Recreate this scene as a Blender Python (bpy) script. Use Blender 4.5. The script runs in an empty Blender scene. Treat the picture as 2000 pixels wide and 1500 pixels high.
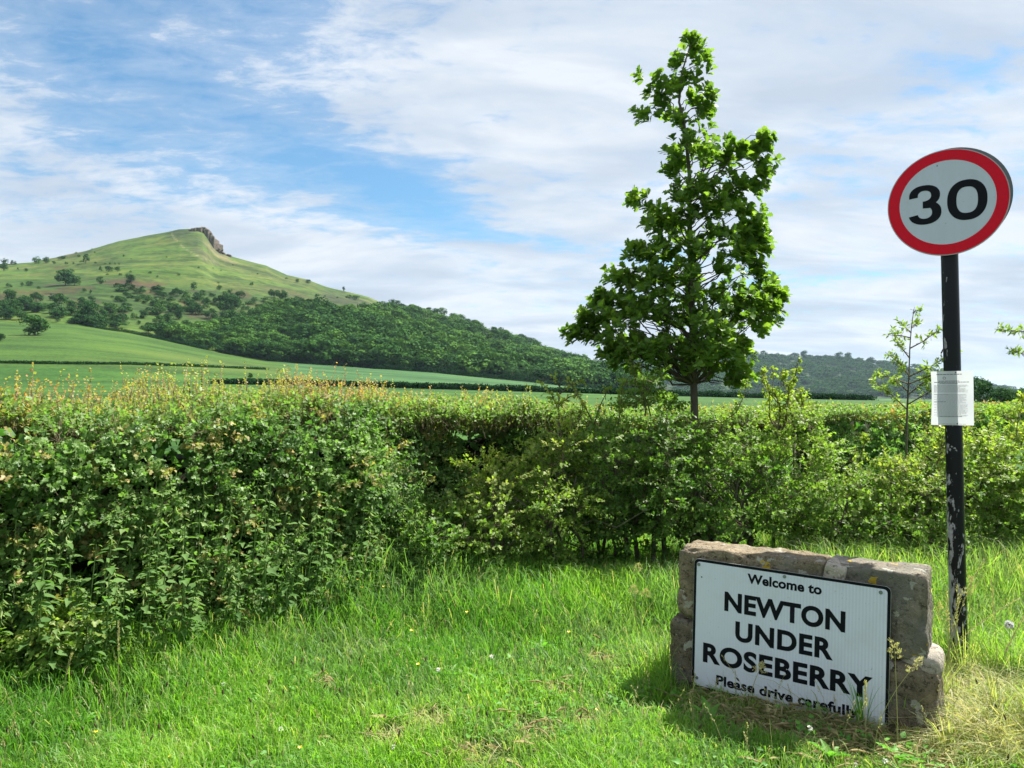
import bpy, bmesh, math, random
import numpy as np
from mathutils import Vector, Matrix

random.seed(11)
rng = np.random.default_rng(11)
sc = bpy.context.scene
COL = sc.collection
R = math.radians

# ------------------------------------------------------------------ camera, sky, sun
EYE, F, PITCH = 1.55, 1480.0, math.atan(35 / 1480)
cam = bpy.data.cameras.new('camera')
cam.sensor_width = 36.0
cam.lens = F / 2000 * 36
cam.clip_end = 20000
cam.clip_start = 0.05
cam_o = bpy.data.objects.new('camera', cam)
COL.objects.link(cam_o)
cam_o.location = (0, 0, EYE)
cam_o.rotation_euler = (R(90) + PITCH, 0, 0)
sc.camera = cam_o

SUN_AZ, SUN_EL = R(61), R(57)
sun = bpy.data.lights.new('sun', 'SUN')
sun.energy = 4.4
sun.angle = R(0.55)
sun.color = (1.0, 0.955, 0.88)
sun_o = bpy.data.objects.new('sun', sun)
COL.objects.link(sun_o)
sdir = Vector((math.sin(SUN_AZ) * math.cos(SUN_EL), math.cos(SUN_AZ) * math.cos(SUN_EL), math.sin(SUN_EL)))
sun_o.rotation_euler = sdir.to_track_quat('Z', 'Y').to_euler()
sun_o.location = (0, 0, 40)

sc.view_settings.view_transform = 'Standard'
sc.view_settings.look = 'None'
sc.view_settings.gamma = 1
sc.view_settings.use_curve_mapping = False
sc.view_settings.exposure = 1.6
sc.cycles.max_bounces = 10
sc.cycles.diffuse_bounces = 8
sc.cycles.transmission_bounces = 8
sc.cycles.transparent_max_bounces = 8
sc.cycles.use_denoising = True

world = bpy.data.worlds.new('World')
sc.world = world
world.use_nodes = True
wt = world.node_tree
for n in list(wt.nodes):
    wt.nodes.remove(n)


class NT:
    """small helper for wiring node trees"""
    def __init__(self, t):
        self.t = t
    def n(self, kind, **kw):
        nd = self.t.nodes.new(kind)
        for k, v in kw.items():
            setattr(nd, k, v)
        return nd
    def set(self, sock, v):
        if isinstance(v, (int, float, tuple, list)):
            sock.default_value = v
        else:
            self.t.links.new(v, sock)
    def math(self, op, a, b=None, c=None, clamp=False):
        nd = self.n('ShaderNodeMath', operation=op, use_clamp=clamp)
        for i, v in enumerate((a, b, c)):
            if v is not None:
                self.set(nd.inputs[i], v)
        return nd.outputs[0]
    def noise(self, vec, scale, detail=4, rough=0.55, dist=0.0, dims='3D'):
        nd = self.n('ShaderNodeTexNoise', noise_dimensions=dims)
        if vec is not None:
            self.set(nd.inputs['Vector'], vec)
        nd.inputs['Scale'].default_value = scale
        nd.inputs['Detail'].default_value = detail
        nd.inputs['Roughness'].default_value = rough
        nd.inputs['Distortion'].default_value = dist
        return nd.outputs['Fac']
    def mapping(self, vec, loc=(0, 0, 0), rot=(0, 0, 0), scale=(1, 1, 1)):
        nd = self.n('ShaderNodeMapping')
        self.set(nd.inputs['Vector'], vec)
        nd.inputs['Location'].default_value = loc
        nd.inputs['Rotation'].default_value = rot
        nd.inputs['Scale'].default_value = scale
        return nd.outputs[0]
    def ramp(self, fac, stops, interp='LINEAR'):
        nd = self.n('ShaderNodeValToRGB')
        nd.color_ramp.interpolation = interp
        el = nd.color_ramp.elements
        while len(el) < len(stops):
            el.new(0.5)
        for e, (p, c) in zip(el, stops):
            e.position = p
            e.color = (c, c, c, 1) if isinstance(c, (int, float)) else (*c, 1)
        self.set(nd.inputs[0], fac)
        return nd.outputs[0]
    def mix(self, fac, a, b, blend='MIX'):
        nd = self.n('ShaderNodeMix', data_type='RGBA', blend_type=blend)
        self.set(nd.inputs[0], fac)
        for s, v in ((nd.inputs[6], a), (nd.inputs[7], b)):
            self.set(s, (*v, 1) if isinstance(v, tuple) and len(v) == 3 else v)
        return nd.outputs[2]


w = NT(wt)
tc = w.n('ShaderNodeTexCoord')
gen = tc.outputs['Generated']
sky_n = w.n('ShaderNodeTexSky', sky_type='NISHITA', sun_disc=False)
sky_n.sun_elevation = SUN_EL
sky_n.sun_rotation = SUN_AZ
sky_n.air_density = 1.0
sky_n.dust_density = 0.6
sky_n.ozone_density = 2.0
sep = w.n('ShaderNodeSeparateXYZ')
w.set(sep.inputs[0], gen)
dx, dy, dz = sep.outputs
az = w.math('ARCTAN2', dx, dy)
el = w.math('ARCSINE', dz)
# clouds lie on a high sheet: project the view direction on it
h = w.math('ADD', w.math('MAXIMUM', dz, 0.0), 0.16)
cmb = w.n('ShaderNodeCombineXYZ')
w.set(cmb.inputs[0], w.math('DIVIDE', dx, h))
w.set(cmb.inputs[1], w.math('DIVIDE', dy, h))
sheet = cmb.outputs[0]
streak = w.mapping(sheet, loc=(3.1, 1.7, 0), rot=(0, 0, R(-38)), scale=(0.75, 1.9, 1))
n_big = w.noise(streak, 0.9, 6, 0.56, 0.5)
n_fine = w.noise(w.mapping(sheet, rot=(0, 0, R(-30)), scale=(1.0, 2.0, 1)), 6.5, 9, 0.68, 0.3)
n_puff = w.noise(w.mapping(sheet, rot=(0, 0, R(15)), scale=(1.4, 1.2, 1)), 4.0, 7, 0.6, 0.3)
cov = w.math('ADD', w.math('MULTIPLY', n_big, 0.35), w.math('ADD', w.math('MULTIPLY', n_fine, 0.47), w.math('MULTIPLY', n_puff, 0.24)))


def lobe(px, py, wx, wy, rot=0):
    """bump of 1 falling to 0 round a direction (angles), long axis turned by rot"""
    a0, e0 = math.atan((px - 1000) / F), math.atan((785 - py) / F)
    a = w.math('SUBTRACT', az, a0)
    e = w.math('SUBTRACT', el, e0)
    c, s = math.cos(rot), math.sin(rot)
    p = w.math('DIVIDE', w.math('ADD', w.math('MULTIPLY', a, c), w.math('MULTIPLY', e, s)), wx)
    q = w.math('DIVIDE', w.math('SUBTRACT', w.math('MULTIPLY', e, c), w.math('MULTIPLY', a, s)), wy)
    r2 = w.math('ADD', w.math('MULTIPLY', p, p), w.math('MULTIPLY', q, q))
    return w.math('POWER', 2.718, w.math('MULTIPLY', r2, -1.0))


gaps = [(90, 190, 0.24, 0.14, R(-20), 0.145), (470, 300, 0.30, 0.075, R(-22), 0.085), (850, 395, 0.085, 0.035, R(-28), 0.145),
        (700, 360, 0.14, 0.05, R(-25), 0.13), (1180, 490, 0.16, 0.018, R(-8), 0.17), (1700, 560, 0.20, 0.016, R(4), 0.10), (560, 40, 0.16, 0.10, 0, 0.09),
        (1870, 230, 0.14, 0.04, R(22), 0.08), (1480, 560, 0.1, 0.02, 0, 0.06)]
bias = None
for px, py, wx, wy, rot, amp in gaps:
    g = w.math('MULTIPLY', lobe(px, py, wx, wy, rot), amp)
    bias = g if bias is None else w.math('ADD', bias, g)
cov = w.math('ADD', w.math('SUBTRACT', cov, bias), 0.065)
low = w.math('MULTIPLY', w.math('POWER', w.math('SUBTRACT', 1.0, w.math('MAXIMUM', dz, 0.0)), 6.0), 0.07)
cov = w.math('ADD', cov, low)
mask = w.ramp(cov, [(0.33, 0.03), (0.455, 0.30), (0.505, 0.64), (0.555, 0.91), (0.64, 1.0)])
shade = w.noise(w.mapping(sheet, loc=(7, 2, 0), rot=(0, 0, R(-35)), scale=(0.8, 1.7, 1)), 1.7, 6, 0.55, 0.4)
cloud = w.ramp(shade, [(0.34, (0.195, 0.226, 0.268)), (0.47, (0.228, 0.256, 0.292)), (0.60, (0.285, 0.302, 0.324))])
sky_c = w.mix(1.0, sky_n.outputs[0], (0.034, 0.052, 0.056), 'MULTIPLY')
mixc = w.mix(mask, sky_c, cloud)
bg = w.n('ShaderNodeBackground')
w.set(bg.inputs[0], mixc)
bg.inputs[1].default_value = 1.0
wo = w.n('ShaderNodeOutputWorld')
wt.links.new(bg.outputs[0], wo.inputs[0])


# ------------------------------------------------------------------ helpers
def ray(px, py):
    x, yu = (px - 1000) / F, (750 - py) / F
    c, s = math.cos(PITCH), math.sin(PITCH)
    d = c - s * yu
    return x / d, (s + c * yu) / d


def at(px, py, Y):
    u, v = ray(px, py)
    return Vector((u * Y, Y, EYE + v * Y))


def vcurve(pts):
    """picture points -> arrays (u, v) of directions, for building terrain at real distances"""
    uv = np.array([ray(*p) for p in pts])
    o = np.argsort(uv[:, 0])
    return uv[o, 0], uv[o, 1]


def _hash(ix, iy, iz, seed):
    n = (ix * 374761393 + iy * 668265263 + iz * 2147483647 + seed * 144665) & 0xFFFFFFFF
    n = ((n ^ (n >> 13)) * 1274126177) & 0xFFFFFFFF
    n = (n ^ (n >> 16)) & 0xFFFFFFFF
    return n / 4294967295.0


def vnoise(x, y, z=0.0, seed=0):
    x, y, z = np.broadcast_arrays(np.asarray(x, float), np.asarray(y, float), np.asarray(z, float))
    fx, fy, fz = np.floor(x), np.floor(y), np.floor(z)
    ix, iy, iz = fx.astype(np.int64), fy.astype(np.int64), fz.astype(np.int64)
    tx, ty, tz = x - fx, y - fy, z - fz
    tx, ty, tz = [t * t * (3 - 2 * t) for t in (tx, ty, tz)]
    out = 0
    for a in (0, 1):
        for b in (0, 1):
            for c in (0, 1):
                out = out + _hash(ix + a, iy + b, iz + c, seed) * (tx if a else 1 - tx) * (ty if b else 1 - ty) * (tz if c else 1 - tz)
    return out


def fbm(x, y, z=0.0, seed=0, oct=4):
    o, a, s, t = 0, 1.0, 1.0, 0
    for k in range(oct):
        o = o + a * vnoise(np.asarray(x) * s, np.asarray(y) * s, np.asarray(z) * s, seed + k * 17)
        t += a
        a *= 0.5
        s *= 2.03
    return o / t


def mesh_np(name, verts, faces, mats, tint=None, smooth=False, fmat=None):
    """mesh from numpy arrays; faces is an (n,3) or (n,4) array or a list of such arrays"""
    verts = np.asarray(verts, np.float32)
    if not isinstance(faces, (list, tuple)):
        faces = [faces]
    faces = [np.asarray(f, np.int32) for f in faces if len(f)]
    me = bpy.data.meshes.new(name)
    me.vertices.add(len(verts))
    me.vertices.foreach_set('co', verts.ravel())
    loops = np.concatenate([f.ravel() for f in faces])
    tot = np.concatenate([np.full(len(f), f.shape[1], np.int32) for f in faces])
    st = np.concatenate([[0], np.cumsum(tot)[:-1]]).astype(np.int32)
    me.loops.add(len(loops))
    me.loops.foreach_set('vertex_index', loops)
    me.polygons.add(len(tot))
    me.polygons.foreach_set('loop_start', st)
    me.polygons.foreach_set('loop_total', tot)
    if fmat is not None:
        me.polygons.foreach_set('material_index', np.asarray(fmat, np.int32))
    if smooth:
        me.polygons.foreach_set('use_smooth', np.ones(len(tot), bool))
    for m in (mats if isinstance(mats, (list, tuple)) else [mats]):
        me.materials.append(m)
    if tint is not None:
        a = me.color_attributes.new('tint', 'FLOAT_COLOR', 'POINT')
        t = np.ones((len(verts), 4), np.float32)
        t[:, :tint.shape[1]] = tint
        a.data.foreach_set('color', t.ravel())
    me.update()
    me.validate()
    return me


def link(name, me, parent=None, loc=None, rot=None, scale=None):
    o = bpy.data.objects.new(name, me)
    COL.objects.link(o)
    if parent is not None:
        o.parent = parent
    if loc is not None:
        o.location = loc
    if rot is not None:
        o.rotation_euler = rot
    if scale is not None:
        o.scale = scale if isinstance(scale, (tuple, list)) else (scale,) * 3
    return o


def tag(o, label=None, cat=None, group=None, kind=None):
    for k, v in (('label', label), ('category', cat), ('group', group), ('kind', kind)):
        if v:
            o[k] = v
    return o


def thing(name, label, cat, loc=(0, 0, 0), rot=(0, 0, 0), group=None):
    o = bpy.data.objects.new(name, None)
    COL.objects.link(o)
    o.location = loc
    o.rotation_euler = rot
    o.empty_display_size = 0.2
    return tag(o, label, cat, group)


class Acc:
    """collects verts / faces / tints to become one mesh"""
    def __init__(self):
        self.v, self.f3, self.f4, self.t, self.n = [], [], [], [], 0
    def add(self, v, f, t=None):
        v = np.asarray(v, float)
        f = np.asarray(f, np.int64)
        if f.shape[1] == 3:
            self.f3.append(f + self.n)
        else:
            self.f4.append(f + self.n)
        self.v.append(v)
        self.t.append(np.tile(np.array([[0.5, 0, 0]]), (len(v), 1)) if t is None else t)
        self.n += len(v)
    def mesh(self, name, mats, smooth=False):
        fs = []
        if self.f3:
            fs.append(np.concatenate(self.f3))
        if self.f4:
            fs.append(np.concatenate(self.f4))
        return mesh_np(name, np.concatenate(self.v), fs, mats, np.concatenate(self.t), smooth)


def tube(acc, pts, radii, sides=6, cap=True, tint=None):
    pts = np.asarray(pts, float)
    radii = np.broadcast_to(np.asarray(radii, float), (len(pts),))
    d = np.gradient(pts, axis=0)
    d /= np.linalg.norm(d, axis=1, keepdims=True) + 1e-9
    ref = np.array([0.0, 0, 1]) if abs(d[0, 2]) < 0.85 else np.array([1.0, 0, 0])
    a = np.cross(d, ref)
    a /= np.linalg.norm(a, axis=1, keepdims=True) + 1e-9
    b = np.cross(d, a)
    th = np.linspace(0, 2 * math.pi, sides, endpoint=False)
    ring = np.cos(th)[None, :, None] * a[:, None, :] + np.sin(th)[None, :, None] * b[:, None, :]
    v = (pts[:, None, :] + ring * radii[:, None, None]).reshape(-1, 3)
    f = []
    for i in range(len(pts) - 1):
        for k in range(sides):
            k2 = (k + 1) % sides
            f.append((i * sides + k, i * sides + k2, (i + 1) * sides + k2, (i + 1) * sides + k))
    acc.add(v, f, None if tint is None else np.tile(np.array([tint]), (len(v), 1)))
    if cap and sides == 4:
        acc.add(v[-4:], [(0, 1, 2, 3)])


def wander(p0, p1, n=6, amp=0.06, sag=0.0):
    p0, p1 = np.asarray(p0, float), np.asarray(p1, float)
    t = np.linspace(0, 1, n)[:, None]
    p = p0 + (p1 - p0) * t
    L = np.linalg.norm(p1 - p0)
    off = rng.normal(0, amp * L, (n, 3))
    off[0] = off[-1] = 0
    p = p + off
    p[:, 2] += sag * L * np.sin(t[:, 0] * math.pi)
    return p


def unit(a):
    return a / (np.linalg.norm(a, axis=-1, keepdims=True) + 1e-9)


def leaves(pos, axis, normal, length, width, tmpl, tint):
    """place the leaf template (x across, y along, z lift) N times"""
    tv, tf = tmpl
    axis = unit(axis)
    side = unit(np.cross(axis, normal))
    nor = np.cross(side, axis)
    N, K = len(pos), len(tv)
    L = np.broadcast_to(np.asarray(length, float), (N,))[:, None, None]
    W = np.broadcast_to(np.asarray(width, float), (N,))[:, None, None]
    v = pos[:, None, :] + tv[None, :, 0:1] * side[:, None, :] * W + tv[None, :, 1:2] * axis[:, None, :] * L + tv[None, :, 2:3] * nor[:, None, :] * L
    f = (tf[None, :, :] + (np.arange(N) * K)[:, None, None]).reshape(-1, tf.shape[1])
    return v.reshape(-1, 3), f, np.repeat(tint, K, axis=0)


def T(v, f):
    return np.array(v, float), np.array(f, np.int64)


LEAF_SIMPLE = T([(0, 0, 0), (-.5, .45, .10), (0, 1, -.06), (.5, .45, .10)], [(0, 2, 1), (0, 3, 2)])
LEAF_HAW = T([(0, 0, 0), (-.52, .42, .10), (-.22, .55, .04), (-.30, .86, .05), (0, 1, -.06), (.30, .86, .05), (.22, .55, .04), (.52, .42, .10), (0, .5, 0)],
             [(0, 8, 1), (1, 8, 2), (2, 8, 3), (3, 8, 4), (4, 8, 5), (5, 8, 6), (6, 8, 7), (7, 8, 0)])
LEAF_NETTLE = T([(0, 0, 0), (-.42, .18, .07), (-.48, .38, .08), (-.24, .72, .03), (0, 1, -.14), (.24, .72, .03), (.48, .38, .08), (.42, .18, .07), (0, .4, .0)],
                [(0, 8, 1), (1, 8, 2), (2, 8, 3), (3, 8, 4), (4, 8, 5), (5, 8, 6), (6, 8, 7), (7, 8, 0)])


LEAF_NARROW = (LEAF_SIMPLE[0] * np.array([.48, 1, 1]), LEAF_SIMPLE[1])


def oak_leaf_template():
    prof = [(.05, 0), (.06, .10), (.20, .20), (.13, .29), (.33, .40), (.20, .48), (.46, .62), (.28, .70), (.40, .84), (.20, .90), (.0, 1.0)]
    v, f = [], []
    for i, (x, y) in enumerate(prof):
        z = 0.0 - 0.16 * (y - 0.4) ** 2
        v += [(-x, y, z + .22 * x), (0, y, z), (x, y, z + .22 * x)]
    for i in range(len(prof) - 1):
        a, b = i * 3, i * 3 + 3
        f += [(a, a + 1, b + 1), (a, b + 1, b), (a + 1, a + 2, b + 2), (a + 1, b + 2, b + 1)]
    return T(v, f)


LEAF_OAK = oak_leaf_template()


def rand_unit(n):
    return unit(rng.normal(size=(n, 3)))


# ------------------------------------------------------------------ materials
def mat(name):
    m = bpy.data.materials.new(name)
    m.use_nodes = True
    t = m.node_tree
    for n in list(t.nodes):
        t.nodes.remove(n)
    nt = NT(t)
    out = nt.n('ShaderNodeOutputMaterial')
    return m, nt, out


def principled(nt, color, rough=0.6, spec=0.4, normal=None, metal=0.0):
    p = nt.n('ShaderNodeBsdfPrincipled')
    nt.set(p.inputs['Base Color'], (*color, 1) if isinstance(color, tuple) and len(color) == 3 else color)
    nt.set(p.inputs['Roughness'], rough)
    p.inputs['Specular IOR Level'].default_value = spec
    p.inputs['Metallic'].default_value = metal
    if normal is not None:
        nt.set(p.inputs['Normal'], normal)
    return p


def bump(nt, height, strength=0.4, dist=0.02):
    b = nt.n('ShaderNodeBump')
    b.inputs['Strength'].default_value = strength
    b.inputs['Distance'].default_value = dist
    nt.set(b.inputs['Height'], height)
    return b.outputs[0]


def leaf_mat(name, dark, light, young, trans=0.35, rough=0.5, spec=0.28, tr_gain=(1.5, 1.9, 0.8), dull=None):
    """tint.r = spread between dark and light leaf, tint.g = young shoot colour"""
    m, nt, out = mat(name)
    a = nt.n('ShaderNodeAttribute', attribute_name='tint')
    s = nt.n('ShaderNodeSeparateColor')
    nt.set(s.inputs[0], a.outputs['Color'])
    c = nt.mix(s.outputs[0], dark, light)
    if dull:
        c = nt.mix(s.outputs[2], c, dull)
    c = nt.mix(s.outputs[1], c, young)
    p = principled(nt, c, rough, spec)
    tr = nt.n('ShaderNodeBsdfTranslucent')
    nt.set(tr.inputs[0], nt.mix(1.0, c, tr_gain, 'MULTIPLY'))
    mx = nt.n('ShaderNodeMixShader')
    mx.inputs[0].default_value = trans
    nt.t.links.new(p.outputs[0], mx.inputs[1])
    nt.t.links.new(tr.outputs[0], mx.inputs[2])
    nt.t.links.new(mx.outputs[0], out.inputs[0])
    return m


M_OAK = leaf_mat('oak_leaf', (.050, .118, .022), (.150, .255, .045), (.28, .39, .08), 0.50, 0.46, .28, (1.7, 1.75, .65))
M_HAW = leaf_mat('hawthorn_leaf', (.060, .140, .034), (.200, .310, .095), (.38, .28, .11), 0.42, 0.46)
M_SHOOT = leaf_mat('young_shoot_leaf', (.19, .25, .05), (.35, .37, .085), (.46, .22, .09), 0.42, 0.5)
M_BUSH = leaf_mat('bush_leaf', (.060, .140, .026), (.205, .295, .055), (.38, .36, .08), 0.46, 0.48)
M_SAP = leaf_mat('sapling_leaf', (.14, .24, .05), (.26, .34, .09), (.36, .32, .08), 0.42, 0.5)
M_NETTLE = leaf_mat('nettle_leaf', (.050, .118, .030), (.145, .240, .075), (.24, .30, .12), 0.38, 0.62, .12)
M_GRASS = leaf_mat('grass_blade', (.080, .220, .030), (.205, .385, .045), (.44, .39, .22), 0.48, 0.5, 0.3, (1.5, 1.6, .7), (.125, .245, .070))
M_STRAW = leaf_mat('dry_straw', (.36, .31, .15), (.50, .43, .24), (.60, .51, .32), .35, .7, .15, (1, 1, .9))
M_WEED = leaf_mat('weed_leaf', (.07, .20, .03), (.14, .33, .045), (.3, .26, .1), 0.38, 0.5)
M_FARLEAF = None


def simple(name, color, rough=0.6, spec=0.4, metal=0.0, noise_amp=0.0, scale=20, trans=0):
    m, nt, out = mat(name)
    c = color
    if noise_amp:
        t = nt.n('ShaderNodeTexCoord')
        n = nt.noise(t.outputs['Object'], scale, 4)
        c = nt.mix(n, tuple(x * (1 - noise_amp) for x in color), tuple(min(1, x * (1 + noise_amp)) for x in color))
    p = principled(nt, c, rough, spec, None, metal)
    nt.t.links.new(p.outputs[0], out.inputs[0])
    return m


def bark_mat(name, a, b, scale=14):
    m, nt, out = mat(name)
    t = nt.n('ShaderNodeTexCoord')
    n = nt.noise(nt.mapping(t.outputs['Object'], scale=(1, 1, .3)), scale, 6, 0.65)
    g = nt.noise(t.outputs['Object'], 4.5, 3)
    c = nt.mix(n, a, b)
    c = nt.mix(nt.ramp(g, [(.5, 0.0), (.7, .5)]), c, (.16, .18, .09))
    p = principled(nt, c, .85, .2, bump(nt, n, .6, .01))
    nt.t.links.new(p.outputs[0], out.inputs[0])
    return m


M_BARK = bark_mat('bark', (.045, .038, .028), (.16, .14, .11))
M_TWIG = bark_mat('twig_bark', (.06, .045, .03), (.16, .12, .08), 25)
M_SHADECORE = simple('hedge_core_shade', (.022, .024, .014), .95, .1, 0, .5, 9)


def far_leaf_mat():
    m, nt, out = mat('far_foliage')
    a = nt.n('ShaderNodeAttribute', attribute_name='tint')
    s = nt.n('ShaderNodeSeparateColor')
    nt.set(s.inputs[0], a.outputs['Color'])
    oi = nt.n('ShaderNodeObjectInfo')
    c = nt.mix(s.outputs[0], (.009, .040, .012), (.040, .112, .026))
    c = nt.mix(s.outputs[1], c, (.070, .158, .032))
    hue = nt.ramp(oi.outputs['Random'], [(0, (.75, .85, .95)), (.5, (1, 1, 1)), (1, (1.25, 1.2, .9))])
    c = nt.mix(1.0, c, hue, 'MULTIPLY')
    p = principled(nt, c, .8, .05)
    tr = nt.n('ShaderNodeBsdfTranslucent')
    nt.set(tr.inputs[0], c)
    mx = nt.n('ShaderNodeMixShader')
    mx.inputs[0].default_value = .2
    nt.t.links.new(p.outputs[0], mx.inputs[1])
    nt.t.links.new(tr.outputs[0], mx.inputs[2])
    nt.t.links.new(mx.outputs[0], out.inputs[0])
    return m


M_FAR = far_leaf_mat()


def terrain_mat(name, fine=0.9, coarse=0.06, bumpd=0.3):
    """the vertex attribute holds what grows there; noise gives tufts"""
    m, nt, out = mat(name)
    a = nt.n('ShaderNodeAttribute', attribute_name='tint')
    t = nt.n('ShaderNodeTexCoord')
    n1 = nt.noise(nt.mapping(t.outputs['Object'], scale=(.5, 1, 1)), fine, 6, .72)
    n2 = nt.noise(nt.mapping(t.outputs['Object'], scale=(.35, 1, 1)), coarse, 6, .66)
    k = nt.math('ADD', nt.math('MULTIPLY', n1, .7), nt.math('MULTIPLY', n2, .7))
    c = nt.mix(1.0, a.outputs['Color'], nt.ramp(k, [(.59, (.17, .25, .14)), (.70, (.385, .48, .30)), (.81, (.66, .66, .42))]), 'MULTIPLY')
    p = principled(nt, c, .85, .15, bump(nt, n1, .5, bumpd))
    nt.t.links.new(p.outputs[0], out.inputs[0])
    return m


M_FIELD = terrain_mat('field_crop', 1.6, .05, .06)
M_HILL = terrain_mat('hill_turf', .22, .035, .8)
M_RIDGE = terrain_mat('ridge_floor', .05, .02, 1.0)
M_GROUND = terrain_mat('verge_soil', 14, .8, .02)

# ------------------------------------------------------------------ terrain
U = np.unique(np.concatenate([np.linspace(-1.7, -0.75, 50), np.linspace(-0.75, 0.75, 1000), np.linspace(0.75, 1.7, 50)]))
L1 = vcurve([(-1500, 748), (0, 748), (430, 750), (600, 753), (900, 761), (1300, 773), (1450, 777), (1750, 783), (2200, 784), (3500, 784)])
L2 = vcurve([(-1500, 615), (-300, 622), (0, 628), (130, 633), (250, 650), (320, 665), (430, 690), (520, 705), (620, 712), (700, 718), (850, 729), (1000, 743), (1100, 753), (1220, 763), (1300, 770), (1500, 776), (2000, 783), (3500, 784)])
L3 = vcurve([(-1500, 545), (-300, 545), (0, 546), (200, 548), (330, 556), (450, 568), (560, 582), (700, 612), (800, 645), (900, 672), (1000, 700), (1100, 727), (1200, 750), (1350, 772), (1600, 781), (3500, 784)])
L4 = vcurve([(-1500, 600), (-600, 560), (-300, 535), (0, 516), (60, 513), (110, 504), (170, 489), (230, 471), (290, 459), (330, 452), (350, 447), (370, 446), (386, 447), (397, 451), (406, 463), (416, 481), (428, 491), (450, 499), (480, 508), (520, 518), (560, 537), (600, 546),
             (640, 560), (680, 571), (720, 581), (760, 597), (800, 606), (850, 613), (900, 628), (950, 645), (1000, 662), (1050, 683), (1100, 698), (1150, 710), (1200, 724), (1250, 743), (1350, 770), (1500, 780), (2000, 784), (3500, 785)])
YK = [12.7, 60, 180, 420, 620, 900]


def column_v():
    v1 = np.interp(U, *L1)
    v2 = np.interp(U, *L2)
    v3 = np.interp(U, *L3)
    v4 = np.interp(U, *L4)
    z = [np.full_like(U, -0.02), EYE + 60 * (-.010 - 0 * U) * 1.0, EYE + 180 * v1, EYE + 420 * v2, EYE + 620 * v3, EYE + 900 * v4]
    z[1] = np.minimum(z[1], .25 * z[2] + .1)
    return np.array(z)


ZK = column_v()
ROWS = np.unique(np.round(np.concatenate([np.geomspace(12.7, 180, 26), np.linspace(180, 420, 34), np.linspace(420, 900, 80), np.linspace(900, 1000, 12), np.linspace(1000, 1700, 12)]), 3))
ZK2 = np.vstack([ZK, np.maximum(ZK[5] - 55, ZK[5] * .6 - 5)[None], np.full((1, len(U)), -3.0)])
YK2 = YK + [1120, 1700]
Z = np.empty((len(ROWS), len(U)))
for j in range(len(U)):
    Z[:, j] = np.interp(ROWS, YK2, ZK2[:, j])
for _ in range(3):                                      # round the knees along the line of sight
    Zs = Z.copy()
    Zs[1:-1] = .25 * Z[:-2] + .5 * Z[1:-1] + .25 * Z[2:]
    keep = (ROWS > 430) & (ROWS < 880)
    Z[keep] = Zs[keep]
    keep = (ROWS > 14) & (ROWS < 400)
    Z[keep] = Zs[keep]
XX = U[None, :] * ROWS[:, None]
YY = np.repeat(ROWS[:, None], len(U), 1)
amp = np.clip((YY - 380) / 150, 0, 1) * np.clip((905 - YY) / 60 + .25, .25, 1)
Z += amp * ((fbm(XX / 45, YY / 45, 0, 3, 4) - .5) * 7.0 + (fbm(XX / 30, YY / 11 + Z / 6, 0, 9, 3) - .5) * 2.6)


def zat(u, Y):
    j = np.interp(u, U, np.arange(len(U)))
    i = np.interp(Y, ROWS, np.arange(len(ROWS)))
    j0 = min(int(j), len(U) - 2)
    i0 = min(int(i), len(ROWS) - 2)
    a, b = j - j0, i - i0
    return (Z[i0, j0] * (1 - a) + Z[i0, j0 + 1] * a) * (1 - b) + (Z[i0 + 1, j0] * (1 - a) + Z[i0 + 1, j0 + 1] * a) * b


def ground_hit(px, py, ymin=200, ymax=905):
    """where the line of sight through a picture point meets the terrain"""
    u, v = ray(px, py)
    j = int(round(float(np.interp(u, U, np.arange(len(U))))))
    vv = (Z[:, j] - EYE) / ROWS
    ok = np.where((ROWS >= ymin) & (ROWS <= ymax) & (vv >= v))[0]
    if len(ok) == 0:
        sel = np.where((ROWS >= ymin) & (ROWS <= ymax))[0]
        i = sel[np.argmax(vv[sel])]
        Y = ROWS[i]
    else:
        i = ok[0]
        if i == 0:
            Y = ROWS[0]
        else:
            d = vv[i] - vv[i - 1]
            Y = ROWS[i] - (ROWS[i] - ROWS[i - 1]) * (vv[i] - v) / d if d > 1e-9 else ROWS[i]
            Y = max(Y, ymin)
    return Vector((u * Y, Y, zat(u, Y)))


def grid_faces(nr, nc):
    i, j = np.meshgrid(np.arange(nr - 1), np.arange(nc - 1), indexing='ij')
    a = (i * nc + j).ravel()
    return np.stack([a, a + 1, a + nc + 1, a + nc], 1)


# picture height of every terrain vertex: lets the plants that grow there be laid out zone by zone
PXX = 1000 + F * (XX / YY)
PYY = 785 - F * (Z - EYE) / YY


def smooth01(x):
    x = np.clip(x, 0, 1)
    return x * x * (3 - 2 * x)


def mixc3(a, b, f):
    return a * (1 - f[..., None]) + np.array(b) * f[..., None]


colr = np.zeros(XX.shape + (3,))
colr[:] = (.070, .165, .030)
nz = fbm(XX / 60, YY / 60, 0, 21, 4)
nz2 = fbm(XX / 18, YY / 18, 0, 31, 4)
nz3 = fbm(XX / 70, PYY / 5.5, 0, 41, 4)
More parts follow.
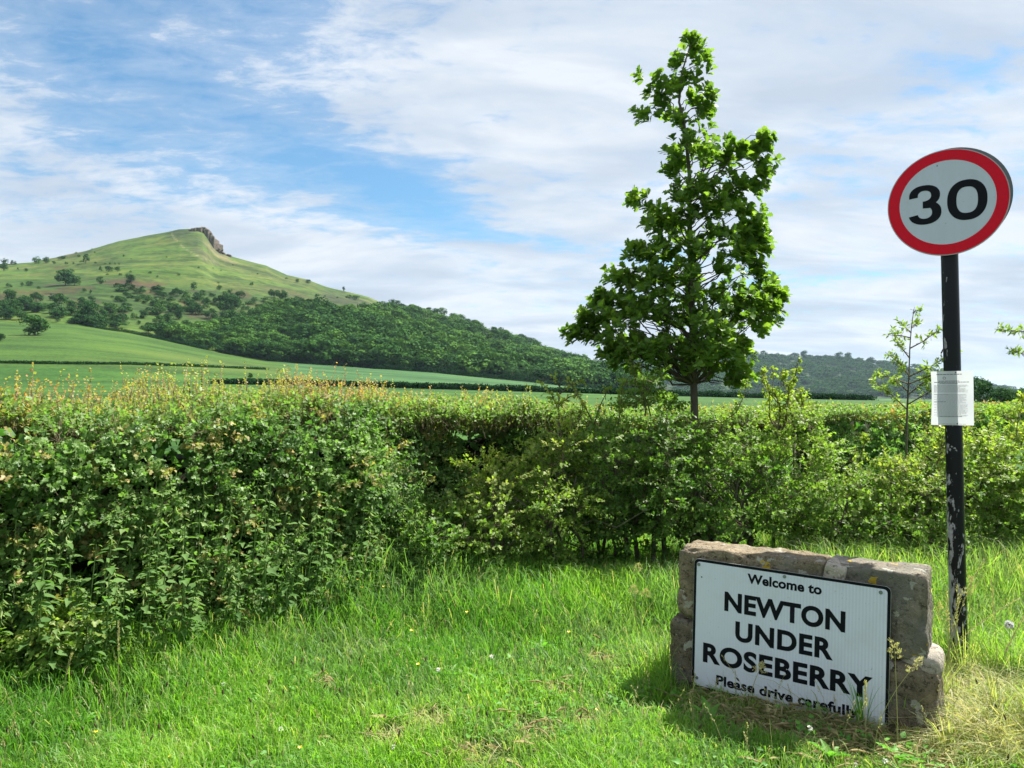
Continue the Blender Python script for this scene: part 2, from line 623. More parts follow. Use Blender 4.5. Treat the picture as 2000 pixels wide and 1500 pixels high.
# crop field beyond the far hedge: blue-green young cereal
crop = smooth01((PXX - 520) / 60) * (YY > 181)
colr = mixc3(colr, (.085, .190, .085), crop)
tram = (np.abs(((XX + YY * .45) / 24.0) % 1 - .5) < .035) * crop * .35
colr = mixc3(colr, (.05, .11, .04), tram)
mead = (1 - smooth01((PXX - 520) / 60)) * (YY > 215)
colr = mixc3(colr, (.088, .165, .030), mead)
colr = mixc3(colr, (.115, .165, .040), mead * smooth01((nz - .5) * 5) * .7)
hill = YY > 421
hc = np.zeros_like(colr)
hc[:] = (.105, .180, .034)
hc = mixc3(hc, (.150, .185, .050), smooth01((nz3 - .47) * 6) * .8)
hc = mixc3(hc, (.165, .150, .065), smooth01((nz - .52) * 7) * .55)
hc = mixc3(hc, (.060, .115, .028), smooth01((nz2 - .52) * 7) * .6)
hc = mixc3(hc, (.175, .200, .060), smooth01((fbm(XX / 40, PYY / 3.2, 0, 43, 3) - .52) * 9) * .55)
band = smooth01((YY - 440) / 30) * smooth01((650 - YY) / 40)         # bracken and gorse on the steep bank
hc = mixc3(hc, (.062, .120, .028), band * .85)
hc = mixc3(hc, (.105, .075, .048), band * smooth01((nz2 - .54) * 9) * .8)


def zone(cx, cy, rx, ry, rot=0):
    a, b = PXX - cx, PYY - cy
    c, s = math.cos(rot), math.sin(rot)
    p, q = (a * c + b * s) / rx, (b * c - a * s) / ry
    return smooth01(1.35 - np.sqrt(p * p + q * q) + (nz2 - .5) * 1.3)


for cx, cy, rx, ry, rot, c, k in [(255, 552, 60, 8, .06, (.10, .055, .045), .9), (470, 575, 26, 10, .2, (.10, .06, .045), .8), (660, 585, 80, 14, .16, (.055, .065, .040), .9), (560, 570, 60, 9, .2, (.09, .08, .045), .7),
                                  (108, 521, 14, 4, 0, (.13, .08, .05), .8), (590, 530, 60, 8, .35, (.17, .14, .07), .8), (130, 497, 30, 6, -.35, (.17, .15, .07), .7), (372, 468, 40, 14, .2, (.055, .085, .035), .8), (345, 452, 40, 4, -.1, (.05, .07, .035), .8),
                                  (400, 500, 34, 9, .62, (.16, .145, .085), .9), (432, 500, 30, 9, .55, (.28, .22, .155), .9), (410, 484, 22, 7, .7, (.26, .21, .15), .8)]:
    hc = mixc3(hc, c, zone(cx, cy, rx, ry, rot) * k)
path = np.array([(331, 453), (335, 461), (346, 472), (356, 483), (372, 493), (392, 503), (420, 512)], float)
pd = np.full(XX.shape, 99.0)
for p, q in zip(path[:-1], path[1:]):
    d = q - p
    t = np.clip(((PXX - p[0]) * d[0] + (PYY - p[1]) * d[1]) / (d @ d), 0, 1)
    pd = np.minimum(pd, np.hypot(PXX - p[0] - t * d[0], (PYY - p[1] - t * d[1])))
hc = mixc3(hc, (.36, .31, .22), smooth01((1.5 - pd) / 1.2) * .8 * (YY > 700) * (nz2 > .40))
woodf = smooth01((PXX - 560) / 120) * smooth01((nz * .2 + .9) * (PYY - np.interp(PXX, [400, 483, 600, 670, 730, 790, 1300], [700, 625, 596, 612, 600, 580, 560])) / 8)
hc = mixc3(hc, (.030, .055, .022), woodf)
colr = np.where(hill[..., None], hc, colr)

nf = int(np.searchsorted(ROWS, 420.0)) + 1
for nm, a, b, m in (('field', 0, nf, M_FIELD), ('hill', nf - 1, len(ROWS), M_HILL)):
    v = np.stack([XX[a:b], YY[a:b], Z[a:b]], -1).reshape(-1, 3)
    me = mesh_np(nm, v, grid_faces(b - a, len(U)), m, colr[a:b].reshape(-1, 3), True)
    tag(link(nm, me), kind='structure')

# ground sheet: the verge on which everything near stands, and the wide plain that carries it to the horizon
gx, gy = np.meshgrid(np.linspace(-16, 24, 161), np.linspace(-10, 12.9, 116))


def gz(x, y):
    return (fbm(np.asarray(x) / 1.6, np.asarray(y) / 1.6, 0, 55, 3) - .5) * .10 * np.clip((12.0 - np.asarray(y)) / 3, 0, 1) + 0.0


gzv = gz(gx, gy)
gv = np.stack([gx, gy, gzv], -1).reshape(-1, 3)
gcol = np.tile(np.array([[.070, .125, .030]]), (len(gv), 1))
tag(link('ground', mesh_np('ground', gv, grid_faces(*gx.shape), M_GROUND, gcol, True)), kind='structure')
th = np.linspace(0, 2 * math.pi, 96, endpoint=False)
rr = np.array([1.0, 40, 300, 1500, 7000])
pv = np.stack([np.outer(rr, np.cos(th)), np.outer(rr, np.sin(th)), np.full((5, 96), -3.2)], -1).reshape(-1, 3)
pf = []
for i in range(4):
    for k in range(96):
        pf.append((i * 96 + k, (i + 1) * 96 + k, (i + 1) * 96 + (k + 1) % 96, i * 96 + (k + 1) % 96))
tag(link('plain', mesh_np('plain', pv, np.array(pf), M_FIELD, np.tile(np.array([[.07, .14, .035]]), (len(pv), 1)), True)), kind='structure')

# far wooded ridge on the right
RU = np.linspace(-.15, 1.5, 400)
RY = np.array([1500, 1560, 1640, 1740, 1850, 1980, 2100, 2400, 2800.])
RL = vcurve([(700, 780), (1000, 735), (1150, 712), (1300, 697), (1450, 692), (1480, 694), (1530, 698), (1600, 704), (1700, 709), (1750, 714), (1800, 722), (1860, 738), (1930, 756), (2000, 772), (2100, 781), (3200, 784)])
rv4 = np.interp(RU, *RL)
RZ = np.array([np.interp(RY, [1500, 1740, 2100, 2800], [EYE + 1500 * .0055, EYE + 1740 * max(v * .55, .004), EYE + 2100 * v, -3]) for v in rv4]).T
RX = RU[None] * RY[:, None]
RZ += (fbm(RX / 120, np.repeat(RY[:, None], len(RU), 1) / 120, 0, 77, 3) - .5) * 10 * np.clip(RZ / 40, 0, 1)
rvv = np.stack([RX, np.repeat(RY[:, None], len(RU), 1), RZ], -1).reshape(-1, 3)
tag(link('distant_ridge', mesh_np('distant_ridge', rvv, grid_faces(len(RY), len(RU)), M_RIDGE, np.tile(np.array([[.04, .075, .03]]), (len(rvv), 1)), True)), kind='structure')


# ------------------------------------------------------------------ far trees
def crown_arrays(kind, nlobe, per, seed):
    """leaf clumps spread over the lobes of a crown about 1 high and 1 wide, base of the crown at 0"""
    r = np.random.default_rng(seed)
    P, N, S, Tn = [], [], [], []
    for i in range(nlobe):
        if kind == 'round':
            a, q = r.uniform(0, 2 * math.pi), r.uniform(0, 1) ** .6
            h = r.uniform(.13, .80)
            rad = .34 * math.sqrt(max(0.05, 1 - ((h - .40) / .50) ** 2))
            c = np.array([math.cos(a) * rad * q, math.sin(a) * rad * q, h])
            lr = r.uniform(.15, .25)
        elif kind == 'tall':
            a = r.uniform(0, 2 * math.pi)
            h = r.uniform(.15, .92)
            rad = .24 * (1 - h) + .05
            c = np.array([math.cos(a) * rad, math.sin(a) * rad, h])
            lr = r.uniform(.10, .16)
        elif kind == 'dome':
            a, e = r.uniform(0, 2 * math.pi), math.asin(r.uniform(-.6, 1))
            c = np.array([math.cos(a) * math.cos(e) * .33, math.sin(a) * math.cos(e) * .33, .36 + .32 * math.sin(e)])
            lr = r.uniform(.15, .22)
        else:
            a = r.uniform(0, 2 * math.pi)
            h = r.uniform(.12, .55)
            rad = .40 * r.uniform(.2, 1)
            c = np.array([math.cos(a) * rad, math.sin(a) * rad, h])
            lr = r.uniform(.15, .24)
        d = unit(r.normal(size=(per, 3)))
        d[:, 2] = np.abs(d[:, 2]) * np.where(r.uniform(size=per) < .75, 1, -1)
        rad_ = lr * r.uniform(.72, 1.08, (per, 1))
        P.append(c + d * rad_ * np.array([1, 1, .85]))
        N.append(unit(d + r.normal(0, .28, (per, 3))))
        S.append(r.uniform(.035, .075, per) * (1.15 if per < 40 else 1))
        Tn.append(np.stack([np.clip(r.normal(.5, .28, per), 0, 1), np.full(per, r.uniform(0, .5)), np.zeros(per)], 1))
    P, N, S, Tn = map(np.concatenate, (P, N, S, Tn))
    ax = unit(np.cross(N, unit(r.normal(size=N.shape))))
    return leaves(P - ax * S[:, None] * .5, ax, N, S * 1.25, S * 1.15, LEAF_SIMPLE, Tn)


def trunk_arrays(seed, sides=5, h=.42, r0=.035):
    r = np.random.default_rng(seed)
    acc = Acc()
    tube(acc, [(0, 0, -.06), (r.normal(0, .008), r.normal(0, .008), .12), (r.normal(0, .015), r.normal(0, .015), h)], [r0, r0 * .8, r0 * .45], sides)
    for k in range(3):
        a = r.uniform(0, 6.28)
        tube(acc, [(0, 0, h * .55), (math.cos(a) * .1, math.sin(a) * .1, h * .95), (math.cos(a) * .2, math.sin(a) * .2, h * 1.35)], [r0 * .45, r0 * .32, r0 * .12], 4)
    return acc


CROWN, TRUNK = [], []
for i, (k, nl) in enumerate([('dome', 22), ('round', 24), ('dome', 18), ('tall', 18), ('bush', 13), ('bush', 11), ('dome', 26)]):
    v, f, t = crown_arrays(k, nl, 52, 100 + i)
    CROWN.append(mesh_np('crown', v, f, M_FAR, t))
    TRUNK.append(trunk_arrays(200 + i).mesh('trunk', M_BARK))
WHOLE = []                                             # the same trees in one mesh, for those too small to show parts
for i, (k, nl) in enumerate([('round', 15), ('dome', 15), ('tall', 12), ('bush', 12), ('bush', 10), ('dome', 18)]):
    v, f, t = crown_arrays(k, nl, 36, 300 + i)
    ta = trunk_arrays(400 + i)
    tv, tf = np.concatenate(ta.v), np.concatenate(ta.f4)
    me = mesh_np('small_tree', np.concatenate([v, tv]), [f, tf + len(v)], [M_FAR, M_BARK], np.concatenate([t, np.tile([[.5, 0, 0]], (len(tv), 1))]),
                 fmat=np.concatenate([np.zeros(len(f)), np.ones(len(tf))]))
    WHOLE.append(me)


def far_tree(px, py, wpx, name, label, group, ratio=1.0, var=None, whole=False, ymin=421, ymax=905, cat='tree'):
    p = ground_hit(px, py, ymin, ymax)
    wid = wpx / F * p.y
    rz = random.uniform(0, 6.28)
    if whole:
        o = link(name, WHOLE[random.randrange(len(WHOLE)) if var is None else var], None, (p.x, p.y, p.z - .05 * wid), (0, 0, rz), (wid * 1.15, wid * 1.15, wid * ratio * 1.05))
        return tag(o, label, cat, group)
    i = random.choice((0, 1, 2, 6)) if var is None else var
    t = thing(name, label, cat, (p.x, p.y, p.z - .03 * wid), (0, 0, rz), group)
    s = (wid * 1.15, wid * 1.15, wid * ratio * 1.05)
    link('trunk', TRUNK[i], t, None, None, s)
    link('crown', CROWN[i], t, (0, 0, .03 * wid), None, s)
    return t


Q = lambda x, y: (x / 2.857, 400 + y / 2.857)
big = [(195, 728, 145, 'broad spreading tree alone in the sloping green meadow, its shadow to the left'), (-2, 760, 60, 'dark tree cut by the left edge of the photo, beside the meadow')]
for x, y, wz, lab in big:
    far_tree(*Q(x, y), wz / 2.857, 'meadow_tree', lab, None, .78, 1, False, 215, 600)
# scattered thorn trees above the bank
high = [(195, 330, 55), (30, 330, 40), (75, 333, 30), (255, 328, 45), (300, 330, 20), (345, 305, 40), (370, 332, 18), (410, 332, 14), (425, 272, 14), (480, 328, 52), (535, 328, 16), (20, 370, 55), (100, 366, 16), (145, 375, 24), (395, 384, 34), (322, 380, 18),
        (560, 372, 26), (607, 374, 42), (655, 374, 38), (598, 392, 16), (672, 394, 18), (690, 290, 12), (732, 304, 8), (728, 376, 12), (838, 382, 18), (880, 404, 14), (930, 294, 8), (998, 394, 18), (1108, 354, 14), (1190, 356, 10), (1300, 338, 10), (1440, 388, 14), (1404, 448, 20), (1598, 414, 18), (1658, 436, 26), (1720, 438, 30),
        (1918, 482, 28), (1884, 522, 14), (1764, 502, 8), (1812, 512, 12), (1232, 370, 8), (1216, 438, 16), (586, 332, 12), (612, 334, 12), (642, 336, 16), (664, 336, 12), (450, 320, 16), (440, 292, 16), (515, 250, 10), (530, 268, 12), (1945, 522, 34), (1985, 530, 40), (1530, 500, 12)]
for k, (x, y, wz) in enumerate(high):
    z_ = 'on the left shoulder of the hill' if x < 560 else ('on the open slope below the summit' if x < 1200 else 'on the right slope below the cliff')
    far_tree(*Q(x, y), wz / 2.857, 'hillside_bush', 'small dark thorn tree dotted ' + z_, 'thorn trees dotted on the upper slope', random.uniform(.9, 1.2), None, True, 600, 905, 'bush')
# trees and scrub of the steep bank
mid = [(725, 438, 55), (205, 538, 62), (55, 556, 70), (365, 450, 95), (415, 450, 60), (332, 550, 62), (392, 590, 70), (460, 580, 60), (512, 545, 40), (505, 500, 24), (470, 488, 26), (988, 510, 52), (1030, 512, 48), (1078, 478, 44), (1098, 520, 38), (1188, 512, 40), (1224, 476, 32), (1255, 556, 72), (1285, 500, 40),
       (972, 600, 70), (1030, 596, 50), (1092, 612, 72), (882, 616, 78), (800, 634, 52), (612, 618, 64), (600, 572, 46), (632, 572, 40), (490, 664, 110), (560, 660, 80), (404, 660, 26), (318, 654, 34), (300, 606, 70), (395, 618, 56), (352, 608, 36), (140, 590, 90), (80, 600, 80), (46, 616, 50), (200, 600, 70), (250, 580, 40), (15, 590, 50),
       (655, 652, 60), (690, 650, 50), (750, 640, 40), (830, 716, 52), (775, 670, 24), (885, 668, 60), (940, 662, 60), (1000, 640, 60), (1040, 690, 60), (1290, 672, 120), (1180, 640, 70), (1215, 706, 80), (990, 774, 70), (980, 712, 44), (1060, 728, 40), (1135, 726, 50), (1190, 722, 50), (1180, 790, 100), (1250, 730, 70), (1320, 700, 80),
       (1390, 730, 90), (1350, 640, 60), (1420, 640, 70), (1480, 650, 90), (1540, 640, 60), (1600, 640, 60), (1700, 600, 50), (1830, 620, 60), (1860, 600, 50), (1640, 610, 44), (1300, 550, 60), (1340, 520, 50), (1530, 520, 60), (1580, 530, 50), (1420, 540, 36), (866, 524, 20), (905, 476, 30), (560, 440, 46), (124, 456, 22), (165, 452, 36), (50, 460, 30), (626, 522, 18), (218, 470, 24),
       (1480, 540, 44), (1240, 600, 60), (1300, 600, 80), (1150, 580, 40), (700, 600, 30), (1130, 500, 30), (1440, 700, 80), (1375, 690, 60), (1080, 700, 50), (1120, 690, 60), (900, 640, 40), (60, 640, 60), (120, 640, 60), (20, 640, 50)]
for k, (x, y, wz) in enumerate(mid):
    z_ = 'left on the steep bank' if x < 700 else ('midway along the steep bank' if x < 1150 else 'on the bank beside the wood')
    far_tree(*Q(x, y), wz / 2.857, 'bank_tree', 'dark rounded tree scattered among scrub ' + z_, 'trees on the steep bank', random.uniform(.9, 1.25), None, wz < 50, 421, 780)
# front row of the wood along the crop field
px = 345
edge = []
while px < 1230:
    base = float(np.interp(px, [240, 320, 430, 520, 620, 700, 850, 1000, 1100, 1220], [652, 668, 692, 703, 711, 717, 728, 742, 752, 763]))
    wpx = random.uniform(13, 24) if px < 500 else random.uniform(24, 44)
    edge.append((px, base - random.uniform(1, 5), wpx))
    px += wpx * random.uniform(.55, .8)
edge += [(1003, 741, 34), (985, 738, 46), (900, 730, 60), (930, 731, 52), (700, 712, 48), (760, 716, 50), (580, 704, 50), (630, 706, 54)]
for x, y, wp in edge:
    far_tree(x, y, wp, 'woodland_edge_tree', 'full leafy tree in front row of the wood, ' + ('at its left end beside the meadow' if x < 560 else 'above the crop field' if x < 900 else 'at its end near the oak'), 'front row of the hillside wood', random.uniform(.75, .95), None, False, 421, 700)

# the rest of the wood reads as one mass of crowns
TOP = ([290, 400, 480, 500, 525, 560, 600, 640, 670, 730, 775, 800, 850, 900, 950, 1000, 1050, 1100, 1150, 1200, 1260], [655, 640, 628, 615, 600, 598, 598, 606, 616, 606, 599, 604, 612, 628, 645, 662, 682, 698, 710, 724, 745])
BOT = ([290, 400, 480, 520, 620, 700, 850, 1000, 1100, 1220, 1300], [660, 683, 697, 702, 711, 716, 727, 741, 751, 762, 768])
lod = [crown_arrays('dome', 20, 32, 500 + i) for i in range(5)]
acc = Acc()
for k in range(715):
    x = random.uniform(480, 1270) if k < 640 else 290 + 200 * math.sqrt(random.random())
    a, b = np.interp(x, *TOP), np.interp(x, *BOT)
    if b - a < 2:
        continue
    y = random.uniform(a, b)
    p = ground_hit(x, y, 425, 905)
    wid = random.uniform(13, 22) if x > 600 else random.uniform(9, 15)
    if y - a < 10:
        wid *= .8
    v, f, t = lod[k % 5]
    c, s = math.cos(k * 1.7), math.sin(k * 1.7)
    v = v * np.array([1, 1, 1.0])
    v2 = np.stack([(v[:, 0] * c - v[:, 1] * s) * wid * 1.15 + p.x, (v[:, 0] * s + v[:, 1] * c) * wid * 1.15 + p.y, v[:, 2] * wid * random.uniform(.72, .95) + p.z - .06 * wid], 1)
    t2 = t.copy()
    t2[:, 1] = np.clip(t2[:, 1] * .4 + random.choice((0, 0, .1, .4, .8)), 0, 1)
    t2[:, 0] = np.clip(t2[:, 0] * .7 + random.uniform(-.25, .4), 0, 1)
    acc.add(v2, f, t2)
sacc2 = Acc()
for k in range(260):
    if k < 70:
        x, wid = random.uniform(560, 800), random.uniform(4, 9)
        y = np.interp(x, *TOP) - random.uniform(-2, 13) * random.random()
    elif k < 150:
        x = random.uniform(-20, 330)
        y, wid = 600 + random.gauss(14, 15) + .05 * x, random.uniform(4, 10)
    else:
        x = random.uniform(230, 640)
        y, wid = 566 + (x - 230) * .07 + random.gauss(12, 11), random.uniform(3, 8)
    if fbm(x / 38, y / 14, 0, 501, 2) < .47:
        continue
    p = ground_hit(x, y, 425, 905)
    v, f, t = lod[k % 5]
    hs = random.uniform(.6, 1.0)
    t2 = t.copy()
    t2[:, 0] = np.clip(t2[:, 0] * .7 + random.uniform(-.25, .3), 0, 1)
    t2[:, 1] = np.clip(t2[:, 1] * .3 + random.choice((0, 0, .3)), 0, 1)
    acc_v = np.stack([v[:, 0] * wid * 1.2 + p.x, v[:, 1] * wid * 1.2 + p.y, v[:, 2] * wid * hs + p.z - .10 * wid], 1)
    sacc2.add(acc_v, f, t2)
tag(link('scrub', sacc2.mesh('scrub', M_FAR)), 'low thorn scrub in patches over the steep bank and the edge of the wood', 'scrub', None, 'stuff')
tag(link('woodland', acc.mesh('woodland', M_FAR)), 'dense green wood covering the lower right shoulder of the hill', 'woodland', None, 'stuff')
acc = Acc()
for k in range(1800):
    u = random.uniform(-.02, .70)
    Y = random.uniform(1500, 2110)
    j = int(np.interp(u, RU, np.arange(len(RU))))
    z = float(np.interp(Y, RY, RZ[:, j]))
    if EYE + Y * .002 > z + 4:
        continue
    wid = random.uniform(16, 28)
    v, f, t = lod[k % 5]
    hs = random.uniform(.7, 1.0)
    acc.add(np.stack([v[:, 0] * wid * 1.15 + u * Y, v[:, 1] * wid * 1.15 + Y, v[:, 2] * wid * hs + z - .06 * wid], 1), f, t)
tag(link('ridge_woodland', acc.mesh('ridge_woodland', M_FAR)), 'hazy blue green wood over the distant ridge right of the oak', 'woodland', None, 'stuff')
for x, top, wp in [(1638, 691, 17), (1656, 692, 15), (1700, 701, 16), (1570, 688, 14)]:
    u, v = ray(x, top + 12)
    t = thing('skyline_pine', 'tall dark pine standing above the skyline of the distant ridge', 'tree', (u * 2060, 2060, EYE + v * 2060 - 6), (0, 0, x), 'pines on the distant skyline')
    s = (wp / F * 2060 * 1.1,) * 2 + (26,)
    link('trunk', TRUNK[1], t, None, None, s)
    link('crown', CROWN[1], t, (0, 0, 4), None, s)

# the crag on the summit: weathered sandstone buttresses
mrock, nt, out = mat('crag_sandstone')
t_ = nt.n('ShaderNodeTexCoord')
n1 = nt.noise(nt.mapping(t_.outputs['Object'], scale=(1, 1, .16)), .9, 6, .72)
n2 = nt.noise(t_.outputs['Object'], .18, 4)
c = nt.ramp(n1, [(.36, (.03, .027, .027)), (.49, (.11, .088, .072)), (.64, (.25, .198, .155))])
c = nt.mix(nt.ramp(n2, [(.52, 0.0), (.66, .75)]), c, (.085, .10, .05))
p = principled(nt, c, .9, .15, bump(nt, n1, .8, 1.0))
nt.t.links.new(p.outputs[0], out.inputs[0])


def rough_block(sx, sy, sz, n=5, amp=.12, seed=0, power=5.0, freq=1.0, chip=0.0):
    """a block worn round at its edges with an uneven skin; centred, sizes in metres"""
    bm = bmesh.new()
    bmesh.ops.create_cube(bm, size=2)
    bmesh.ops.subdivide_edges(bm, edges=bm.edges[:], cuts=n, use_grid_fill=True)
    v = np.array([x.co[:] for x in bm.verts])
    r = (np.abs(v) ** power).sum(1) ** (1 / power)
    v = v / r[:, None]
    d = unit(v)
    P = v * np.array([sx, sy, sz]) * .5
    m = min(sx, sy, sz)
    k = freq / m * 2
    P = P + d * ((fbm(P[:, 0] * k, P[:, 1] * k, P[:, 2] * k, seed, 4) - .5) * 2 * amp * m)[:, None]
    if chip:
        edge = smooth01((np.sort(np.abs(v), 1)[:, 1] - .80) / .2)          # worn arrises, pitted faces
        c1 = fbm(P[:, 0] * 26, P[:, 1] * 26, P[:, 2] * 26, seed + 3, 4) - .5
        c2 = np.clip(fbm(P[:, 0] * 11, P[:, 1] * 11, P[:, 2] * 11, seed + 5, 3) - .45, 0, 1)
        P = P + d * (c1 * chip * .9 - c2 * edge * chip * 3.2)[:, None]
    for x, q in zip(bm.verts, P):
        x.co = q
    return bm


def bm_obj(name, bm, m, parent=None, loc=None, rot=None, smooth=True):
    me = bpy.data.meshes.new(name)
    bm.to_mesh(me)
    bm.free()
    me.materials.append(m)
    if smooth:
        me.polygons.foreach_set('use_smooth', np.ones(len(me.polygons), bool))
    return link(name, me, parent, loc, rot)


crag = thing('rock_crag', 'pale sandstone cliff with dark vertical cracks at the top right of the hill', 'cliff', at(400, 470, 893))
cl = crag.location.copy()
profile = [(374, 448, 462, 6), (380, 446, 468, 7), (386, 445, 473, 7), (392, 444.5, 477, 7), (398, 444, 480, 7), (403.5, 448, 484, 7), (408.5, 454, 488, 6), (413, 460, 491, 6), (418, 466, 494, 5.5), (422.5, 474, 496, 5)]
for k, (x, t0, b0, wp) in enumerate(profile):
    Yb = 890 + k * .9 - (2 if k % 2 else 0)
    top, bot = at(x, t0 + 1.5, Yb), at(x, b0 + 3, Yb)
    hgt = top.z - bot.z
    bm = rough_block(wp / F * 890 * 1.5, 16, hgt * 1.06, 7, .13, 600 + k, 9, 1.6)
    bm_obj('rock', bm, mrock, crag, (top + bot) * .5 + Vector((0, 3, 0)) - cl, (0, 0, R(random.uniform(-25, 25))), False)
for x, y, wp in [(424, 490, 5), (430, 493, 6), (437, 495, 5), (428, 487, 4), (445, 498, 4), (449, 500, 6), (441, 499, 4), (434, 489, 4)]:
    bm = rough_block(wp / F * 890 * 1.2, wp / F * 890, wp / F * 890 * .8, 3, .25, int(x), 4)
    bm_obj('rock', bm, mrock, crag, at(x, y, 889) - cl, (0, 0, random.uniform(0, 3)), False)


# field hedges: low dark lines between the fields
def hedge_line(pts, Yof, hgt, name, label, n_per_m=7):
    A = []
    for (x0, y0), (x1, y1) in zip(pts[:-1], pts[1:]):
        m = max(2, int(abs(x1 - x0) / 2))
        for k in range(m):
            A.append((x0 + (x1 - x0) * k / m, y0 + (y1 - y0) * k / m))
    acc = Acc()
    for x, y in A:
        p = ground_hit(x, y, *Yof)
        n = int(n_per_m * 11)
        q = np.array(p) + rng.normal(0, 1, (n, 3)) * np.array([.9, .5, 0])
        hh = hgt * (.75 + .6 * vnoise(x * .11, 3, 0, 5))
        q[:, 2] += rng.uniform(0, hh, n)
        tnt = np.stack([np.clip(rng.normal(.3, .3, n), 0, 1), np.zeros(n), np.zeros(n)], 1)
        acc.add(*leaves(q, rand_unit(n), rand_unit(n), rng.uniform(.2, .5, n), rng.uniform(.2, .45, n), LEAF_SIMPLE, tnt))
    o = link(name, acc.mesh(name, M_FAR))
    return tag(o, label, 'hedge', 'hedges between the far fields')


hedge_line([(420, 750), (600, 753), (760, 757), (900, 761), (1100, 767), (1300, 773), (1450, 777), (1700, 782)], (165, 215), 1.15, 'field_hedge', 'thin dark hedge running across the fields in front of the blue green crop')
hedge_line([(520, 705), (620, 712), (700, 717), (850, 728), (1000, 742), (1100, 752), (1220, 763), (1320, 770)], (405, 421), 2.4, 'field_hedge', 'narrow hedge along the foot of the wood at the top of the crop field')
hedge_line([(0, 709), (130, 711), (260, 712), (380, 716), (520, 722)], (215, 330), .55, 'field_hedge', 'faint dark line of rough grass hedge crossing the left meadow', 5)
hedge_line([(150, 633), (200, 643), (250, 651), (320, 666), (400, 684)], (415, 440), 1.6, 'field_hedge', 'brownish diagonal hedge along the upper edge of the left meadow')
far_tree(489, 746, 15, 'field_tree', 'small dark upright tree by the hedge below the crop field', None, 1.35, 3, False, 165, 190)
far_tree(365, 712, 7, 'field_bush', 'tiny dark bush on the boundary line of the left meadow', None, .9, 4, True, 215, 330, 'bush')
for x, y, wp, var in [(1895, 790, 62, 1), (1925, 790, 46, 3), (1955, 790, 40, 6), (1985, 790, 52, 0), (2025, 790, 60, 2)]:
    tall = {1895: 735, 1925: 745, 1955: 752, 1985: 747, 2025: 745}[x]
    Y = 95 + (x % 7) * 3
    u, v = ray(x, 800)
    topz = at(x, tall, Y).z
    z0 = zat(u, Y) - .1
    lab = {1895: 'dark dense tree just right of the paper notice, beyond the hedge', 1925: 'dark pointed tree between the dense tree and paler crowns beyond the hedge', 1955: 'pale green tree low beyond the hedge right of the dark pair',
           1985: 'yellow green tree beyond the hedge at the right edge', 2025: 'green tree cut by the right edge of the photo beyond the hedge'}[x]
    t = thing('distant_tree', lab, 'tree', (u * Y, Y, z0), (0, 0, x), None)
    s = (wp / F * Y * 1.2, wp / F * Y * 1.2, (topz - z0) * 1.05)
    link('trunk', TRUNK[var], t, None, None, s)
    link('crown', CROWN[var], t, (0, 0, .03), None, s)

# ------------------------------------------------------------------ the long trimmed hedge
HD = np.array([.683, .730])
HN = np.array([.730, -.683])
H0 = np.array([-2.80, 4.10])


def hedge_pt(t, out):
    return H0[0] + HD[0] * t + HN[0] * out, H0[1] + HD[1] * t + HN[1] * out


def face_off(t, z):
    """how far the hedge face stands in or out at this place"""
    return (fbm(np.asarray(t) * 1.5, np.asarray(z) * 1.7, 0, 61, 3) - .5) * .56 - .26 + .40 * (1 - np.clip(np.asarray(z) / 1.35, 0, 1)) * np.clip((4.2 - np.asarray(t)) / 1.2, .25, 1) + .20 - .46 * smooth01((np.asarray(t) - 2.3) / 1.0)


hedge = thing('trimmed_hedge', 'long trimmed hawthorn hedge with reddish new shoots, running away behind the bushes', 'hedge', (H0[0], H0[1], 0))
HL = np.array([H0[0], H0[1], 0])
facc, sacc, tacc = Acc(), Acc(), Acc()


def top_h(t):
    return 1.43 + (fbm(np.asarray(t) * 1.3, 0.3, 0, 71, 4) - .5) * .26 - .13 * np.clip((np.asarray(t) - 3.5) / 4, 0, 1)


def pads(cen, nor, out, k, rad):
    """k twigs fanning out in a tilted pad round every centre: gives layered foliage"""
    n = len(cen)
    i = np.repeat(np.arange(n), k)
    N = nor[i]
    e1 = unit(np.cross(N, rand_unit(n)[i]))
    e2 = np.cross(N, e1)
    a = rng.uniform(0, 6.283, n * k)
    d = np.cos(a)[:, None] * e1 + np.sin(a)[:, None] * e2
    d = unit(d + out[i] * .55 + N * .22 + rng.normal(0, .16, d.shape))
    R_ = np.broadcast_to(rad, (n,))[i]
    p = cen[i] + d * (rng.uniform(0, .65, n * k) * R_)[:, None] + N * rng.normal(0, .012, (n * k, 1))
    return p, d, N, i, R_ * rng.uniform(.4, .8, n * k)


